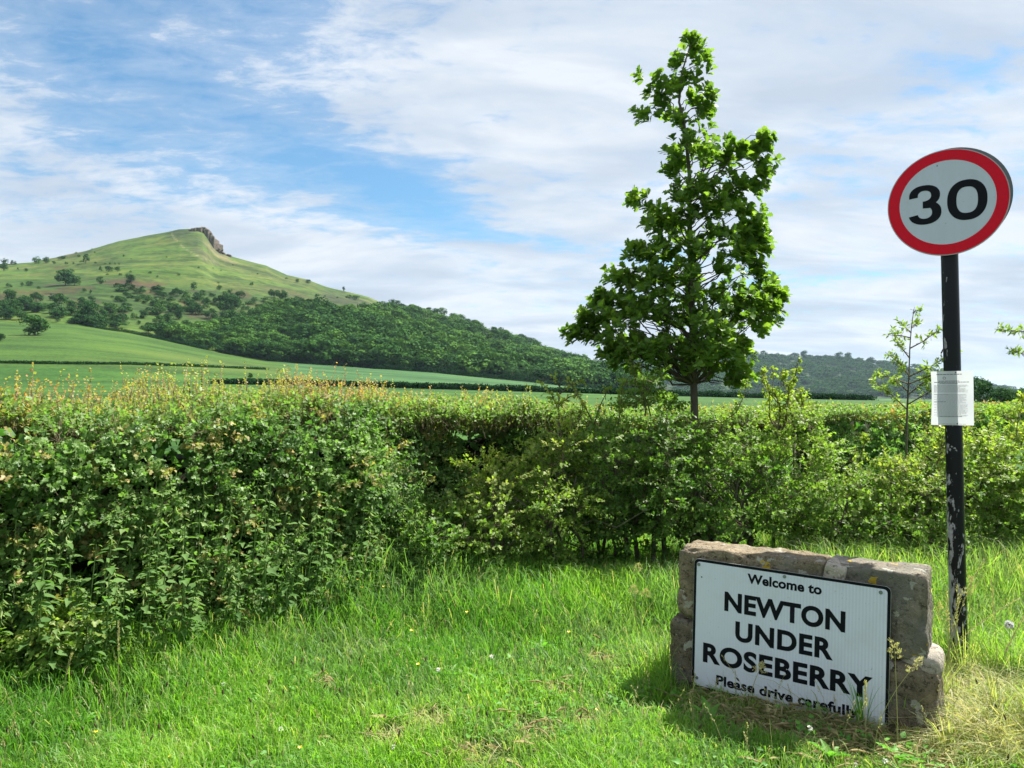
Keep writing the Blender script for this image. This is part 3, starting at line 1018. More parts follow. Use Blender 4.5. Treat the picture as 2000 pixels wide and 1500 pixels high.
def spray(pos, dirs, lens, nleaf, lsize, tint_mu, young, tmpl, acc_leaf, acc_twig=None, flat=.5, twig_r=.0022, nbase=None):
    """leaves set alternately along straight little twigs"""
    n = len(pos)
    lens = np.broadcast_to(lens, (n,))
    k = np.tile((np.arange(nleaf) + .6) / nleaf, n)
    idx = np.repeat(np.arange(n), nleaf)
    d = dirs[idx]
    p = pos[idx] + d * (k * lens[idx])[:, None]
    sd = unit(np.cross(d, rand_unit(len(idx))))
    ax = unit(d * .55 + sd * .8 + rng.normal(0, .18, p.shape))
    nor = unit((np.array([0, 0, 1.0]) if nbase is None else nbase[idx]) * flat + rand_unit(len(idx)) * (1 - flat) + d * .15)
    L = lsize * rng.uniform(.65, 1.25, len(idx))
    tw = np.broadcast_to(np.asarray(tint_mu, float), (n,))[idx]
    yg = np.broadcast_to(np.asarray(young, float), (n,))[idx]
    tn = np.stack([np.clip(tw + rng.normal(0, .22, len(idx)), 0, 1), np.clip(yg * rng.uniform(.3, 1.5, len(idx)), 0, 1), np.zeros(len(idx))], 1)
    acc_leaf.add(*leaves(p, ax, nor, L, L * .82, tmpl, tn))
    if acc_twig is not None:
        a, b = pos - dirs * .05, pos + dirs * lens[:, None]
        s = unit(np.cross(dirs, np.array([.3, .2, 1.0])))
        s2 = np.cross(dirs, s)
        v = np.stack([a + s * twig_r, a - s * twig_r * .5 + s2 * twig_r, a - s * twig_r * .5 - s2 * twig_r, b], 1).reshape(-1, 3)
        f = (np.array([(0, 1, 3), (1, 2, 3), (2, 0, 3)])[None] + (np.arange(n) * 4)[:, None, None]).reshape(-1, 3)
        acc_twig.add(v, f)


def hedge_section(t0, t1, ntw, nleaf, lsize, ntop, tmpl, inner):
    # face
    npad = ntw // 9
    t = rng.uniform(t0, t1, npad)
    z = rng.uniform(.05, 1, npad) ** .85 * top_h(t)
    o = face_off(t, z) - np.abs(rng.normal(0, .05, npad))
    keep = fbm(t * 3.2, z * 3.2, 0, 83, 2) > .38
    t, z, o = t[keep], z[keep], o[keep]
    x, y = hedge_pt(t, o)
    cen = np.stack([x, y, z], 1) - HL
    out_ = np.tile(np.array([[HN[0], HN[1], .15]]), (len(t), 1))
    nor_ = unit(out_ * .55 + np.array([0, 0, .75]) + rng.normal(0, .30, cen.shape))
    mu = .42 + 1.1 * (fbm(t * 2.6, z * 2.6, 0, 91, 2) - .42) + rng.normal(0, .12, len(t))
    yg = np.where(rng.uniform(size=len(t)) < .16, .65, .03)
    p_, d_, N_, i_, l_ = pads(cen, nor_, out_, 9, rng.uniform(.09, .19, len(t)) * (lsize / .032) ** .5)
    spray(p_, d_, l_, nleaf, lsize, mu[i_], yg[i_], tmpl, facc, tacc, .62, .0022, N_)
    # top and back
    nt_ = int(ntw * .62)
    t = rng.uniform(t0, t1, nt_)
    o = -rng.uniform(.15, 1.35, nt_)
    z = top_h(t) - np.abs(rng.normal(0, .05, nt_)) + .02
    x, y = hedge_pt(t, o)
    pos = np.stack([x, y, z], 1) - HL
    d = unit(np.array([0, 0, .9]) + rng.normal(0, .5, pos.shape))
    spray(pos, d, rng.uniform(.08, .2, nt_), nleaf, lsize, .55, .12, tmpl, facc, tacc, .5)
    # oversized inner leaves, coloured dark to paint in the shade of the gaps
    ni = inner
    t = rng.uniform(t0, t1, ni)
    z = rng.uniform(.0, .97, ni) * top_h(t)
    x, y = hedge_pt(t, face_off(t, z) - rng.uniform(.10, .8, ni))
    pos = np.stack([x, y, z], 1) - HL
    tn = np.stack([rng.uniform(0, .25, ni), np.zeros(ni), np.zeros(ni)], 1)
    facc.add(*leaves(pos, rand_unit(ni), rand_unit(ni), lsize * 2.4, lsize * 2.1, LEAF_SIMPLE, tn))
    # new shoots
    t = rng.uniform(t0, t1, ntop)
    o = -rng.uniform(.22, 1.4, ntop)
    x, y = hedge_pt(t, o)
    pos = np.stack([x, y, top_h(t) - rng.uniform(.0, .14, ntop)], 1) - HL
    ln = rng.uniform(.08, .24, ntop) * (.10 + 2.0 * fbm(t * 2.3, o * 2.3, 0, 15, 3)) * np.where(t < 3.5, 1.15, .75)
    tall = rng.uniform(size=ntop) < .09
    ln = np.where(tall, ln * rng.uniform(1.3, 1.9, ntop), ln)
    ln = np.minimum(ln, np.where(t < 3.5, .43, .32))
    d = unit(np.array([0, 0, 1.0]) + rng.normal(0, .16, pos.shape))
    yg = np.clip((fbm(t * 1.3, o * 1.3, 0, 25, 2) - .18) * 1.5 + rng.normal(0, .12, ntop), 0, 1) * .75
    for lo, hi in ((0, .62), (.62, 1.0)):
        seg = pos + d * (ln * lo)[:, None]
        spray(seg, d, ln * (hi - lo), max(5, int(nleaf * 1.1)), lsize * (.78 if lo == 0 else .62), .5, yg * (.55 if lo == 0 else 1.2), LEAF_SIMPLE, sacc, tacc, .3, .0036)


hedge_section(-1.6, 2.6, 7200, 8, .032, 2100, LEAF_HAW, 4200)
hedge_section(2.6, 6.5, 7000, 8, .034, 2300, LEAF_SIMPLE, 4000)
hedge_section(6.5, 15.0, 9500, 8, .040, 3000, LEAF_SIMPLE, 5000)
hedge_section(15.0, 46.0, 3800, 6, .085, 2600, LEAF_SIMPLE, 4500)
tag(link('foliage', facc.mesh('foliage', M_HAW), hedge), kind='stuff')
tag(link('shoots', sacc.mesh('shoots', M_SHOOT), hedge), 'reddish yellow new shoots along the top of the hedge', kind='stuff')
tag(link('twigs', tacc.mesh('twigs', M_TWIG), hedge), kind='stuff')
# dark sheet added inside the hedge in place of the shade between leaves
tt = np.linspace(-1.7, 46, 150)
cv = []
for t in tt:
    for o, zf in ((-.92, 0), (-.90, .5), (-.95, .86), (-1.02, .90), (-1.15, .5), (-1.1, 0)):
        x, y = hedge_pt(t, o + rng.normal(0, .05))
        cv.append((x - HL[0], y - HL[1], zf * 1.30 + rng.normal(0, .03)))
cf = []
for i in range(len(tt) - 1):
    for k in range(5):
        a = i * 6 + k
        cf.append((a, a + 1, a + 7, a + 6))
tag(link('shade_core', mesh_np('shade_core', cv, np.array(cf), M_SHADECORE), hedge), kind='stuff')


# ------------------------------------------------------------------ bushes in front of the hedge
def bush(px, Y, top, hw, low, label, density=1.0, spire=0, tint=.5, young=.15, stems=4, name='hawthorn_bush', ry=.62):
    u, _ = ray(px, 800)
    cx, cy = u * Y, Y
    ztop = at(px, top, Y).z
    rx = hw / F * Y
    b = thing(name, label, 'bush', (cx, cy, 0), (0, 0, 0), 'self sown hawthorn bushes along the verge')
    la, ta = Acc(), Acc()
    low = low * .72
    ztop -= .13
    rx -= .06
    zc, rz = (ztop + low) / 2, (ztop - low) / 2
    seed = int(px)
    n = int(118 * density * (rx * rz * 2.2 + .18))
    d = rand_unit(n)
    lump = .70 + .66 * fbm(d[:, 0] * 2.1 + 3, d[:, 1] * 2.1, d[:, 2] * 2.1, seed, 3)
    r = rng.uniform(.30, 1.0, n) ** .5 * lump
    pos = np.stack([d[:, 0] * rx * r, d[:, 1] * ry * r, zc + d[:, 2] * rz * np.minimum(r, 1.06)], 1)
    keep = pos[:, 2] > low * .7
    pos, d = pos[keep], d[keep]
    out_ = unit(np.stack([d[:, 0], d[:, 1], d[:, 2] * .3], 1))
    nor_ = unit(np.array([0, 0, .9]) + out_ * .45 + rng.normal(0, .22, pos.shape))
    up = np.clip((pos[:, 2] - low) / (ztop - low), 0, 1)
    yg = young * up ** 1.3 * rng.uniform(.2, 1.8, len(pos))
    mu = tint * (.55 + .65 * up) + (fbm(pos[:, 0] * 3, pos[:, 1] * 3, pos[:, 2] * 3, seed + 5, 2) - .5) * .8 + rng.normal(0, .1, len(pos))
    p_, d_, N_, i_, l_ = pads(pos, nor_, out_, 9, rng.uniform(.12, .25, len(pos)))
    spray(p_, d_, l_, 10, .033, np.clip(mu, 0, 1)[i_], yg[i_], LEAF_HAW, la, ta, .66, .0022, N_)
    # upright leaders
    for k in range(spire):
        a = rng.normal(0, .35 * rx)
        p0 = np.array([a, rng.normal(0, .15), zc + rz * .5])
        hgt = rng.uniform(.28, .62) * (1.0 if k else 1.25)
        p1 = p0 + np.array([rng.normal(0, .12) * hgt * 2, rng.normal(0, .1), hgt])
        wp = wander(p0, p1, 6, .03)
        tube(ta, wp, np.linspace(.007, .002, 6), 4)
        m = int(16 * hgt / .4)
        ti = rng.uniform(.15, 1, m)
        q = np.stack([np.interp(ti, np.linspace(0, 1, 6), wp[:, c]) for c in range(3)], 1)
        dd = unit(rng.normal(0, .8, (m, 3)) + np.array([0, 0, .7]))
        spray(q, dd, rng.uniform(.05, .15, m) * (1.25 - ti), 7, .030, .75, young * 1.6, LEAF_SIMPLE, la, ta, .4)
    o = link('foliage', la.mesh('foliage', M_BUSH), b)
    tag(o, kind='stuff')
    tag(link('twigs', ta.mesh('twigs', M_TWIG), b), kind='stuff')
    for k in range(stems):
        a = (k + .5) / stems * 2 - 1 + rng.normal(0, .12)
        sa = Acc()
        p0 = np.array([a * rx * .55, rng.normal(0, .15), -.05])
        k_ = min(1.0, max(.05, rx - .1) / .3)                      # little sprigs keep short, upright stems
        p1 = np.array([a * rx * .75 + rng.normal(0, .12) * k_, rng.normal(0, .2) * k_, zc + abs(rz) * rng.uniform(0, .5)])
        r0 = rng.uniform(.016, .032) * (1 if name == 'hawthorn_bush' else .25)
        wp = wander(p0, p1, 8, .035)
        tube(sa, wp, np.linspace(r0, r0 * .35, 8), 6)
        for q in range(4 if name == 'hawthorn_bush' else 0):
            i = rng.integers(3, 7)
            e = wp[i] + np.array([rng.normal(0, .25), rng.normal(0, .2), rng.uniform(.15, .4)])
            tube(sa, wander(wp[i], e, 4, .05), np.linspace(r0 * .45, r0 * .15, 4), 5)
        link('stem', sa.mesh('stem', M_BARK, True), b)
    return b


bush(845, 6.05, 965, 78, .04, 'low dark hawthorn bush at the hedge recess, leftmost of the bushes', 1.25, 0, 0.3, .12, 3)
bush(962, 6.35, 885, 105, .08, 'rounded yellow topped hawthorn bush right of the hedge recess', 1.2, 0, 0.66, 0.4, 4)
bush(1085, 6.55, 815, 95, .22, 'hawthorn bush with bare dark leaders rising above the hedge line, left of the oak', 1.15, 4, 0.6, 0.34, 4)
bush(1190, 6.75, 790, 95, .30, 'dense dark green hawthorn bush immediately left of the oak', 1.4, 1, 0.26, .12, 4)
bush(1275, 6.70, 700, 54, .40, 'tall narrow hawthorn bush growing into the oak crown on its left', 1.4, 2, 0.26, .10, 3)
bush(1352, 6.75, 820, 62, .30, 'hawthorn bush directly in front of the lower oak trunk', 1.3, 1, 0.3, .14, 4)
bush(1430, 6.60, 800, 85, .36, 'dark hawthorn bush right of the oak trunk, above the stone sign', 1.2, 1, 0.34, .14, 5)
bush(1545, 6.75, 735, 70, .36, 'hawthorn bush with tall leafy spires above the stone sign', 1.1, 9, 0.72, .28, 4)
bush(1648, 6.65, 895, 90, .38, 'low spreading hawthorn bush between the spired bush and the slender sapling', 1.35, 1, 0.5, .25, 4)
bush(1755, 6.55, 870, 90, .42, 'bronze tinged hawthorn bush at the foot of the slender sapling', 1.35, 1, 0.4, 0.45, 4)
bush(1880, 6.75, 825, 95, .40, 'yellow green hawthorn bush behind the black pole', 1.4, 3, 0.62, .34, 4)
bush(2000, 6.75, 785, 95, .36, 'yellow green hawthorn bush at the right edge of the photo', 1.4, 3, 0.74, 0.4, 4)
bush(2140, 6.85, 780, 100, .36, 'hawthorn bush beyond the right edge of the photo', 1.0, 1, .6, .3, 3)
bush(30, 3.95, 1215, 85, .03, 'small hawthorn sprig low at the left end of the hedge', 1.0, 0, .35, .15, 2, 'hawthorn_sprig', .22)
bush(125, 4.05, 1165, 36, .30, 'bronze tipped hawthorn sprig sticking out of the nettles', 1.0, 0, .6, .45, 2, 'hawthorn_sprig', .12)

# ------------------------------------------------------------------ the young oak
OY = 7.35
ou, _ = ray(1362, 1000)
oak = thing('oak_tree', 'slender young oak standing high above the hedge, middle right', 'tree', (ou * OY, OY, 0))
OL = np.array([ou * OY, OY, 0])
tp = [(1364, 1100), (1362, 1000), (1358, 900), (1356, 800), (1355, 740), (1352, 650), (1351, 560), (1349, 470), (1347, 400), (1346, 340), (1340, 270), (1334, 230), (1326, 200), (1332, 140), (1346, 95), (1352, 66)]
trunk = np.array([np.array(at(x, y, OY)) for x, y in tp]) - OL
trunk[0, 2] = -.08
trunk[:, 1] += rng.normal(0, .015, len(trunk))
rad = np.interp(np.arange(len(tp)), [0, 3, 6, 10, 15], [.046, .036, .028, .016, .004])
tacc = Acc()
tube(tacc, trunk, rad, 10)
ZB = lambda x, y, rx, ry: (1080 + x / 2.273, 40 + y / 2.273, rx / 2.273, ry / 2.273)
blobs = [ZB(*b) for b in [
    (620, 95, 45, 45), (640, 150, 60, 50), (660, 190, 55, 45), (570, 205, 45, 45), (610, 260, 60, 45), (560, 290, 50, 40), (490, 290, 60, 40), (455, 330, 45, 35), (500, 350, 50, 40), (675, 320, 45, 40), (680, 370, 35, 40), (415, 412, 40, 34), (510, 430, 38, 36), (670, 412, 44, 30), (580, 430, 32, 32), (620, 350, 32, 36),
    (620, 500, 60, 45), (600, 550, 75, 50), (550, 600, 55, 50), (545, 650, 45, 40), (640, 590, 60, 50), (700, 590, 50, 36),
    (790, 570, 50, 50), (770, 610, 50, 40), (840, 590, 45, 40), (900, 560, 45, 50), (945, 515, 34, 34), (925, 610, 50, 45), (930, 670, 38, 40), (880, 720, 52, 34), (820, 720, 50, 30),
    (580, 740, 55, 40), (560, 780, 40, 32), (670, 720, 55, 50), (660, 780, 60, 45), (740, 760, 50, 40),
    (380, 800, 44, 30), (430, 850, 50, 40), (440, 910, 55, 45), (500, 880, 60, 45), (520, 930, 60, 45), (590, 870, 65, 55), (690, 840, 60, 50), (770, 800, 60, 50), (790, 850, 60, 45), (860, 870, 60, 45), (900, 900, 45, 40), (860, 940, 55, 40), (930, 990, 36, 36), (870, 1000, 45, 40),
    (370, 1020, 50, 45), (420, 1050, 55, 45), (470, 1000, 55, 45), (520, 1040, 60, 45), (590, 970, 70, 55), (690, 950, 70, 55), (780, 960, 65, 50), (810, 1030, 55, 40), (850, 1050, 45, 36), (640, 1030, 55, 45),
    (290, 1140, 50, 34), (350, 1160, 55, 40), (430, 1120, 60, 45), (500, 1130, 65, 50), (580, 1110, 60, 50), (620, 1150, 40, 45), (905, 1110, 48, 40), (745, 1110, 36, 36),
    (205, 1235, 34, 28), (250, 1250, 50, 40), (310, 1220, 55, 45), (390, 1210, 65, 50), (460, 1200, 65, 50), (540, 1200, 70, 50), (620, 1220, 70, 55), (700, 1240, 65, 50), (760, 1270, 60, 45), (830, 1190, 60, 50), (880, 1220, 60, 50), (950, 1190, 50, 42), (985, 1220, 40, 45), (970, 1280, 48, 42), (930, 1340, 52, 45), (870, 1310, 60, 45), (810, 1270, 60, 45),
    (110, 1385, 36, 34), (160, 1330, 48, 40), (170, 1400, 50, 34), (230, 1320, 55, 45), (300, 1310, 65, 50), (380, 1300, 70, 50), (450, 1290, 70, 50), (520, 1310, 70, 50), (600, 1320, 70, 55), (680, 1340, 65, 50), (760, 1350, 60, 45),
    (270, 1420, 60, 40), (340, 1430, 65, 42), (420, 1440, 65, 42), (500, 1450, 60, 45), (580, 1440, 65, 45), (660, 1430, 65, 50), (740, 1430, 60, 45), (810, 1450, 55, 40)]]
blobs += [(1212, 688, 26, 16), (1250, 690, 28, 22), (1200, 700, 16, 14), (1290, 690, 30, 24), (1330, 700, 30, 26), (1370, 690, 30, 26), (1410, 690, 28, 24), (1440, 690, 22, 20), (1445, 725, 22, 20), (1440, 745, 18, 14), (1400, 720, 24, 18)]
half = ([60, 250, 330, 400, 520, 600, 660, 740], [.12, .30, .38, .45, .62, .85, .95, .6])
LP, LA, LN, LT = [], [], [], []
oak_tips = []
for (x, y, rx, ry) in blobs:
    hw = float(np.interp(y, *half))
    off_x = (x - 1352) / F * OY
    lim = math.sqrt(max(.02, hw * hw - off_x * off_x))
    for rep in range(2 if y < 260 else (3 if y < 480 else (4 if y < 600 else 5))):
        dy = rng.uniform(-lim, lim) * .8 if rep else rng.uniform(-.4, .2) * lim
        c = np.array(at(x + (rng.normal(0, 5) if rep else 0), y + (rng.normal(0, 5) if rep else 0), OY + dy)) - OL
        oak_tips.append(c)
        rw = (rx + ry) * .5 / F * OY
        nt_ = 4
        for s in range(nt_):
            tip = c + rng.normal(0, .46, 3) * rw * np.array([rx / ry if rx > ry else 1, 1, ry / rx if ry > rx else 1])
            out = unit(tip - np.array([np.interp(tip[2], trunk[:, 2], trunk[:, 0]), 0, tip[2] - .25]) + rng.normal(0, .12, 3))
            m = rng.integers(7, 10)
            ang = rng.uniform(0, 6.28) + np.arange(m) * 2.4
            e1 = unit(np.cross(out, [0.1, .2, 1.0]))
            e2 = np.cross(out, e1)
            spread = rng.uniform(.45, 1.35, m)
            ax = unit(out[None] * .75 + (np.cos(ang)[:, None] * e1 + np.sin(ang)[:, None] * e2) * spread[:, None] + np.array([0, 0, -.08]))
            LP.append(tip + out * rng.uniform(-.035, .02, m)[:, None])
            LA.append(ax)
            LN.append(unit(out[None] * .8 + np.array([0, 0, .9]) + rng.normal(0, .35, (m, 3))))
            lit_tint = rng.uniform() < .25  # random tufts get a paler leaf colour, as if sunlit
            LT.append(np.stack([np.clip(rng.normal(.5, .25, m), 0, 1), np.full(m, .35 if lit_tint else .0) * rng.uniform(0, 1.2, m), np.zeros(m)], 1))
LP, LA, LN, LT = map(np.concatenate, (LP, LA, LN, LT))
LS = rng.uniform(.055, .100, len(LP))
# limbs
bacc = Acc()
for i, c in enumerate(oak_tips):
    if i % 5 > 1:
        continue
    zt = max(1.72, c[2] - np.hypot(c[0], c[1]) * rng.uniform(.5, .9) - .05)
    p0 = np.array([np.interp(zt, trunk[:, 2], trunk[:, 0]), np.interp(zt, trunk[:, 2], trunk[:, 1]), zt])
    L = np.linalg.norm(c - p0)
    tube(bacc, wander(p0, c, 6, .045, .06), np.linspace(.004 + .007 * min(1, L), .0018, 6), 5)
tr = link('trunk', tacc.mesh('trunk', M_BARK, True), oak)
tag(link('limbs', bacc.mesh('limbs', M_BARK), oak), kind='stuff')
# the leaves nearest to the road can be told apart one by one, the rest are the crown
fac = np.abs((unit(np.cross(unit(np.cross(LA, LN)), LA)) * unit(LP + OL - np.array([0, 0, EYE]))).sum(1))
score = -(LP[:, 1]) * .8 + fac * 1.0 + LS * 6 + rng.uniform(0, .3, len(LP))
order = np.argsort(-score)
single, rest = order[:300], order[300:]
crown = Acc()
crown.add(*leaves(LP[rest], LA[rest], LN[rest], LS[rest], LS[rest] * .78, LEAF_OAK, LT[rest]))
tag(link('crown', crown.mesh('crown', M_OAK), oak), kind='stuff')
lm = []
for k in range(5):
    v, f = LEAF_OAK
    vv = v * np.array([.78, 1, 1])
    lm.append(mesh_np('leaf', vv, f, M_OAK, np.tile(np.array([[.25 + .15 * k, .10 * (k % 2), 0]]), (len(vv), 1))))
for i in single:
    a = unit(LA[i])
    s = unit(np.cross(a, LN[i]))
    n = np.cross(s, a)
    o = link('leaf', lm[i % 5], oak)
    o.matrix_local = Matrix(((s[0], a[0], n[0], LP[i, 0]), (s[1], a[1], n[1], LP[i, 1]), (s[2], a[2], n[2], LP[i, 2]), (0, 0, 0, 1))) @ Matrix.Scale(LS[i], 4)


# ------------------------------------------------------------------ slender saplings
def sapling(name, label, Y, trunk_px, branches, leaf_n, lsize, tint, young, r0=.013):
    base = np.array(at(trunk_px[0][0], trunk_px[0][1], Y))
    base[2] = 0
    t = thing(name, label, 'tree', base)
    P = np.array([np.array(at(x, y, Y)) for x, y in trunk_px]) - base
    P[0, 2] = -.05
    ta, ba, la = Acc(), Acc(), Acc()
    tube(ta, P, np.linspace(r0, .003, len(P)), 7)
    for br in branches:
        q = np.array([np.array(at(x, y, Y)) for x, y in br]) - base
        dep = rng.normal(0, .22)
        q[:, 1] += np.linspace(0, dep, len(q))
        tube(ba, q, np.linspace(.008, .002, len(q)), 5)
        m = max(4, int(leaf_n * np.linalg.norm(q[-1] - q[0]) / .4))
        ti = rng.uniform(.25, 1.0, m)
        pp = np.stack([np.interp(ti, np.linspace(0, 1, len(q)), q[:, c]) for c in range(3)], 1)
        dd = unit(unit(q[-1] - q[0])[None] * .6 + rng.normal(0, .5, (m, 3)))
        spray(pp, dd, rng.uniform(.03, .08, m), 6, lsize, tint, young, LEAF_NARROW if lsize > .04 else LEAF_SIMPLE, la, ba, .3)
    link('trunk', ta.mesh('trunk', M_BARK, True), t)
    tag(link('branches', ba.mesh('branches', M_TWIG), t), kind='stuff')
    tag(link('crown', la.mesh('crown', M_SAP), t), kind='stuff')
    return t


sapling('sapling', 'slender sapling with narrow pale leaves left of the black pole', 8.0, [(1771, 1060), (1770, 860), (1772, 800), (1775, 740), (1777, 680), (1780, 640), (1785, 603)],
        [[(1772, 800), (1745, 770), (1712, 742)], [(1773, 790), (1800, 760), (1830, 745)], [(1776, 735), (1750, 712), (1712, 690)], [(1776, 735), (1808, 715), (1838, 690)], [(1777, 700), (1762, 672), (1752, 640)], [(1778, 680), (1795, 668), (1818, 646)],
         [(1780, 650), (1770, 640), (1762, 628)], [(1781, 640), (1792, 632), (1800, 630)], [(1784, 612), (1788, 606), (1794, 606)], [(1775, 750), (1750, 735), (1738, 728)], [(1775, 750), (1800, 735), (1815, 728)], [(1774, 765), (1758, 748), (1745, 742)], [(1779, 660), (1760, 655), (1742, 655)], [(1838, 690), (1845, 665), (1850, 650)], [(1774, 770), (1796, 752), (1808, 742)]], 17, .050, .6, .22)
sapling('sapling', 'sapling at the right edge, only its leaf tips in the photo', 8.0, [(2040, 1060), (2036, 860), (2032, 760), (2030, 680), (2028, 600)],
        [[(2030, 700), (2012, 690), (1998, 680)], [(2029, 650), (2012, 642), (1997, 634)], [(2031, 720), (2060, 700), (2080, 690)], [(2029, 660), (2050, 640), (2060, 620)], [(2028, 620), (2035, 600), (2040, 590)], [(2033, 780), (2010, 765), (1990, 760)]], 16, .050, .6, .2)
sapling('thorn_sapling', 'thin thorn sapling with dark bare twigs over the bushes left of the oak', 7.3, [(1090, 1080), (1090, 880), (1091, 800), (1094, 750), (1098, 735)],
        [[(1091, 800), (1075, 770), (1052, 745)], [(1092, 770), (1120, 750), (1140, 738)], [(1092, 790), (1110, 775), (1130, 770)], [(1160, 830), (1140, 790), (1122, 762), (1105, 742)], [(1160, 830), (1170, 790), (1185, 755)], [(1093, 755), (1085, 742), (1078, 740)]], 9, .030, .55, .4, .010)


# ------------------------------------------------------------------ stone village sign
def stone_material(name, a, b, lichen=True, seed=0.0):
    m, nt, out = mat(name)
    t = nt.n('ShaderNodeTexCoord')
    v = nt.mapping(t.outputs['Object'], loc=(seed, seed * .7, 0))
    n = nt.noise(v, 9, 7, .68)
    n2 = nt.noise(v, 42, 5, .7)
    n3 = nt.noise(v, 4.2, 4, .55)
    c = nt.mix(nt.ramp(n, [(.32, 0.0), (.68, 1.0)]), a, b)
    c = nt.mix(nt.ramp(n2, [(.36, .9), (.47, 0.0)]), c, tuple(x * .35 for x in a))
    n4 = nt.noise(v, 95, 4, .7)
    c = nt.mix(nt.ramp(n4, [(.55, 0.0), (.68, .45)]), c, tuple(min(1, x * 1.5) for x in b))
    c = nt.mix(nt.ramp(n3, [(.48, 0.0), (.62, .65)]), c, (.15, .15, .125))
    if lichen:
        l = nt.noise(nt.mapping(v, loc=(5, 3, 1)), 14, 5, .6)
        c = nt.mix(nt.ramp(l, [(.61, 0.0), (.63, .7)]), c, (.40, .40, .34))
        l2 = nt.noise(nt.mapping(v, loc=(1, 9, 4)), 10, 4, .55)
        c = nt.mix(nt.ramp(l2, [(.665, 0.0), (.68, .9)]), c, (.48, .33, .03))
    hgt = nt.math('ADD', nt.math('MULTIPLY', n, .6), nt.math('MULTIPLY', n2, .5))
    p = principled(nt, c, .92, .15, bump(nt, hgt, 1.0, .03))
    nt.t.links.new(p.outputs[0], out.inputs[0])
    return m


M_ST1 = stone_material('sandstone_brown', (.110, .083, .052), (.32, .265, .180), True, 0)
M_ST2 = stone_material('sandstone_grey', (.088, .078, .060), (.28, .245, .190), True, 4)
M_ST3 = stone_material('sandstone_dark', (.064, .055, .040), (.22, .18, .125), True, 9)
M_MORTAR = stone_material('lime_mortar', (.30, .26, .21), (.50, .45, .38), False, 2)
VS = thing('village_sign', 'low sandstone wall carrying the white village name plate in the grass', 'sign', (.99, 4.10, 0), (0, 0, math.atan2(-.547, .837)))


def stone(x0, x1, z0, z1, m, seed, y0=0.0, th=.24, amp=.055, rot=0.0, power=9):
    bm = rough_block(x1 - x0, th, z1 - z0, 24, amp, seed, power * 2.4, 1.1, .026)
    return bm_obj('stone', bm, m, VS, ((x0 + x1) / 2, y0 + th / 2, (z0 + z1) / 2), (0, rot, 0))


tag(stone(-.105, .655, .375, .765, M_ST1, 701, -.002, .25), 'brown upper stone with a worn pale top edge')
tag(stone(.668, 1.095, .350, .755, M_ST2, 711, .002, .25, .06), 'grey brown upper stone on the right with yellow lichen')
stone(-.150, .47, -.12, .372, M_ST3, 721, -.015, .28, .06)
stone(.49, 1.135, -.12, .335, M_ST3, 731, -.01, .29, .09, 0, 6)
bm_obj('mortar', rough_block(.10, .256, .392, 14, .05, 741, 16, 1.2, .012), M_MORTAR, VS, (.664, .121, .566), (0, R(13), 0))
bm_obj('mortar', rough_block(1.16, .22, .05, 8, .16, 751, 6), M_MORTAR, VS, (.49, .135, .362))
bm_obj('mortar', rough_block(.17, .26, .13, 6, .14, 761, 5), M_MORTAR, VS, (1.06, .14, .325))

# plate: its own frame, top left corner at the origin, tilted a touch
M_ALU = simple('aluminium', (.42, .43, .44), .45, .5, .6)
M_BLACK = simple('black_vinyl', (.005, .006, .010), .5, .12)
mw, nt, out = mat('white_reflective_sheet')
t_ = nt.n('ShaderNodeTexCoord')
wv = nt.n('ShaderNodeTexWave', wave_type='BANDS', bands_direction='X', wave_profile='SIN')
nt.set(wv.inputs['Vector'], t_.outputs['Object'])
wv.inputs['Scale'].default_value = 21
wv.inputs['Distortion'].default_value = .5
wv.inputs['Detail'].default_value = 1
fade = nt.n('ShaderNodeSeparateXYZ')
nt.set(fade.inputs[0], t_.outputs['Object'])
fx = nt.math('MULTIPLY', wv.outputs['Fac'], nt.math('MULTIPLY_ADD', fade.outputs[0], .9, .1, clamp=True))
dirt = nt.noise(t_.outputs['Object'], 5, 6, .7)
c = nt.mix(fx, (.66, .70, .80), (.58, .615, .73))  # white tinted bluish: the sky's hue in shade is put into the colour
c = nt.mix(nt.ramp(dirt, [(.50, 0.0), (.8, .40)]), c, (.50, .51, .47))
spk = nt.noise(nt.mapping(t_.outputs['Object'], loc=(2, 1, 5)), 90, 2, .5)
c = nt.mix(nt.ramp(spk, [(.735, 0.0), (.75, .55)]), c, (.22, .20, .15))
alg = nt.math('MULTIPLY', nt.ramp(nt.math('MULTIPLY', fade.outputs[2], -1.45), [(.55, 0.0), (1.0, 1.0)]), dirt)
c = nt.mix(nt.math('MULTIPLY', alg, .55), c, (.33, .34, .24))
p = principled(nt, c, .38, .35)
nt.t.links.new(p.outputs[0], out.inputs[0])
M_WHITE = mw


def rounded_rect(x0, x1, z0, z1, r, n=6):
    pts = []
    for cx, cz, a0 in ((x1 - r, z1 - r, 0), (x0 + r, z1 - r, 90), (x0 + r, z0 + r, 180), (x1 - r, z0 + r, 270)):
        for k in range(n + 1):
            a = R(a0 + 90 * k / n)
            pts.append((cx + r * math.cos(a), cz + r * math.sin(a)))
    return pts


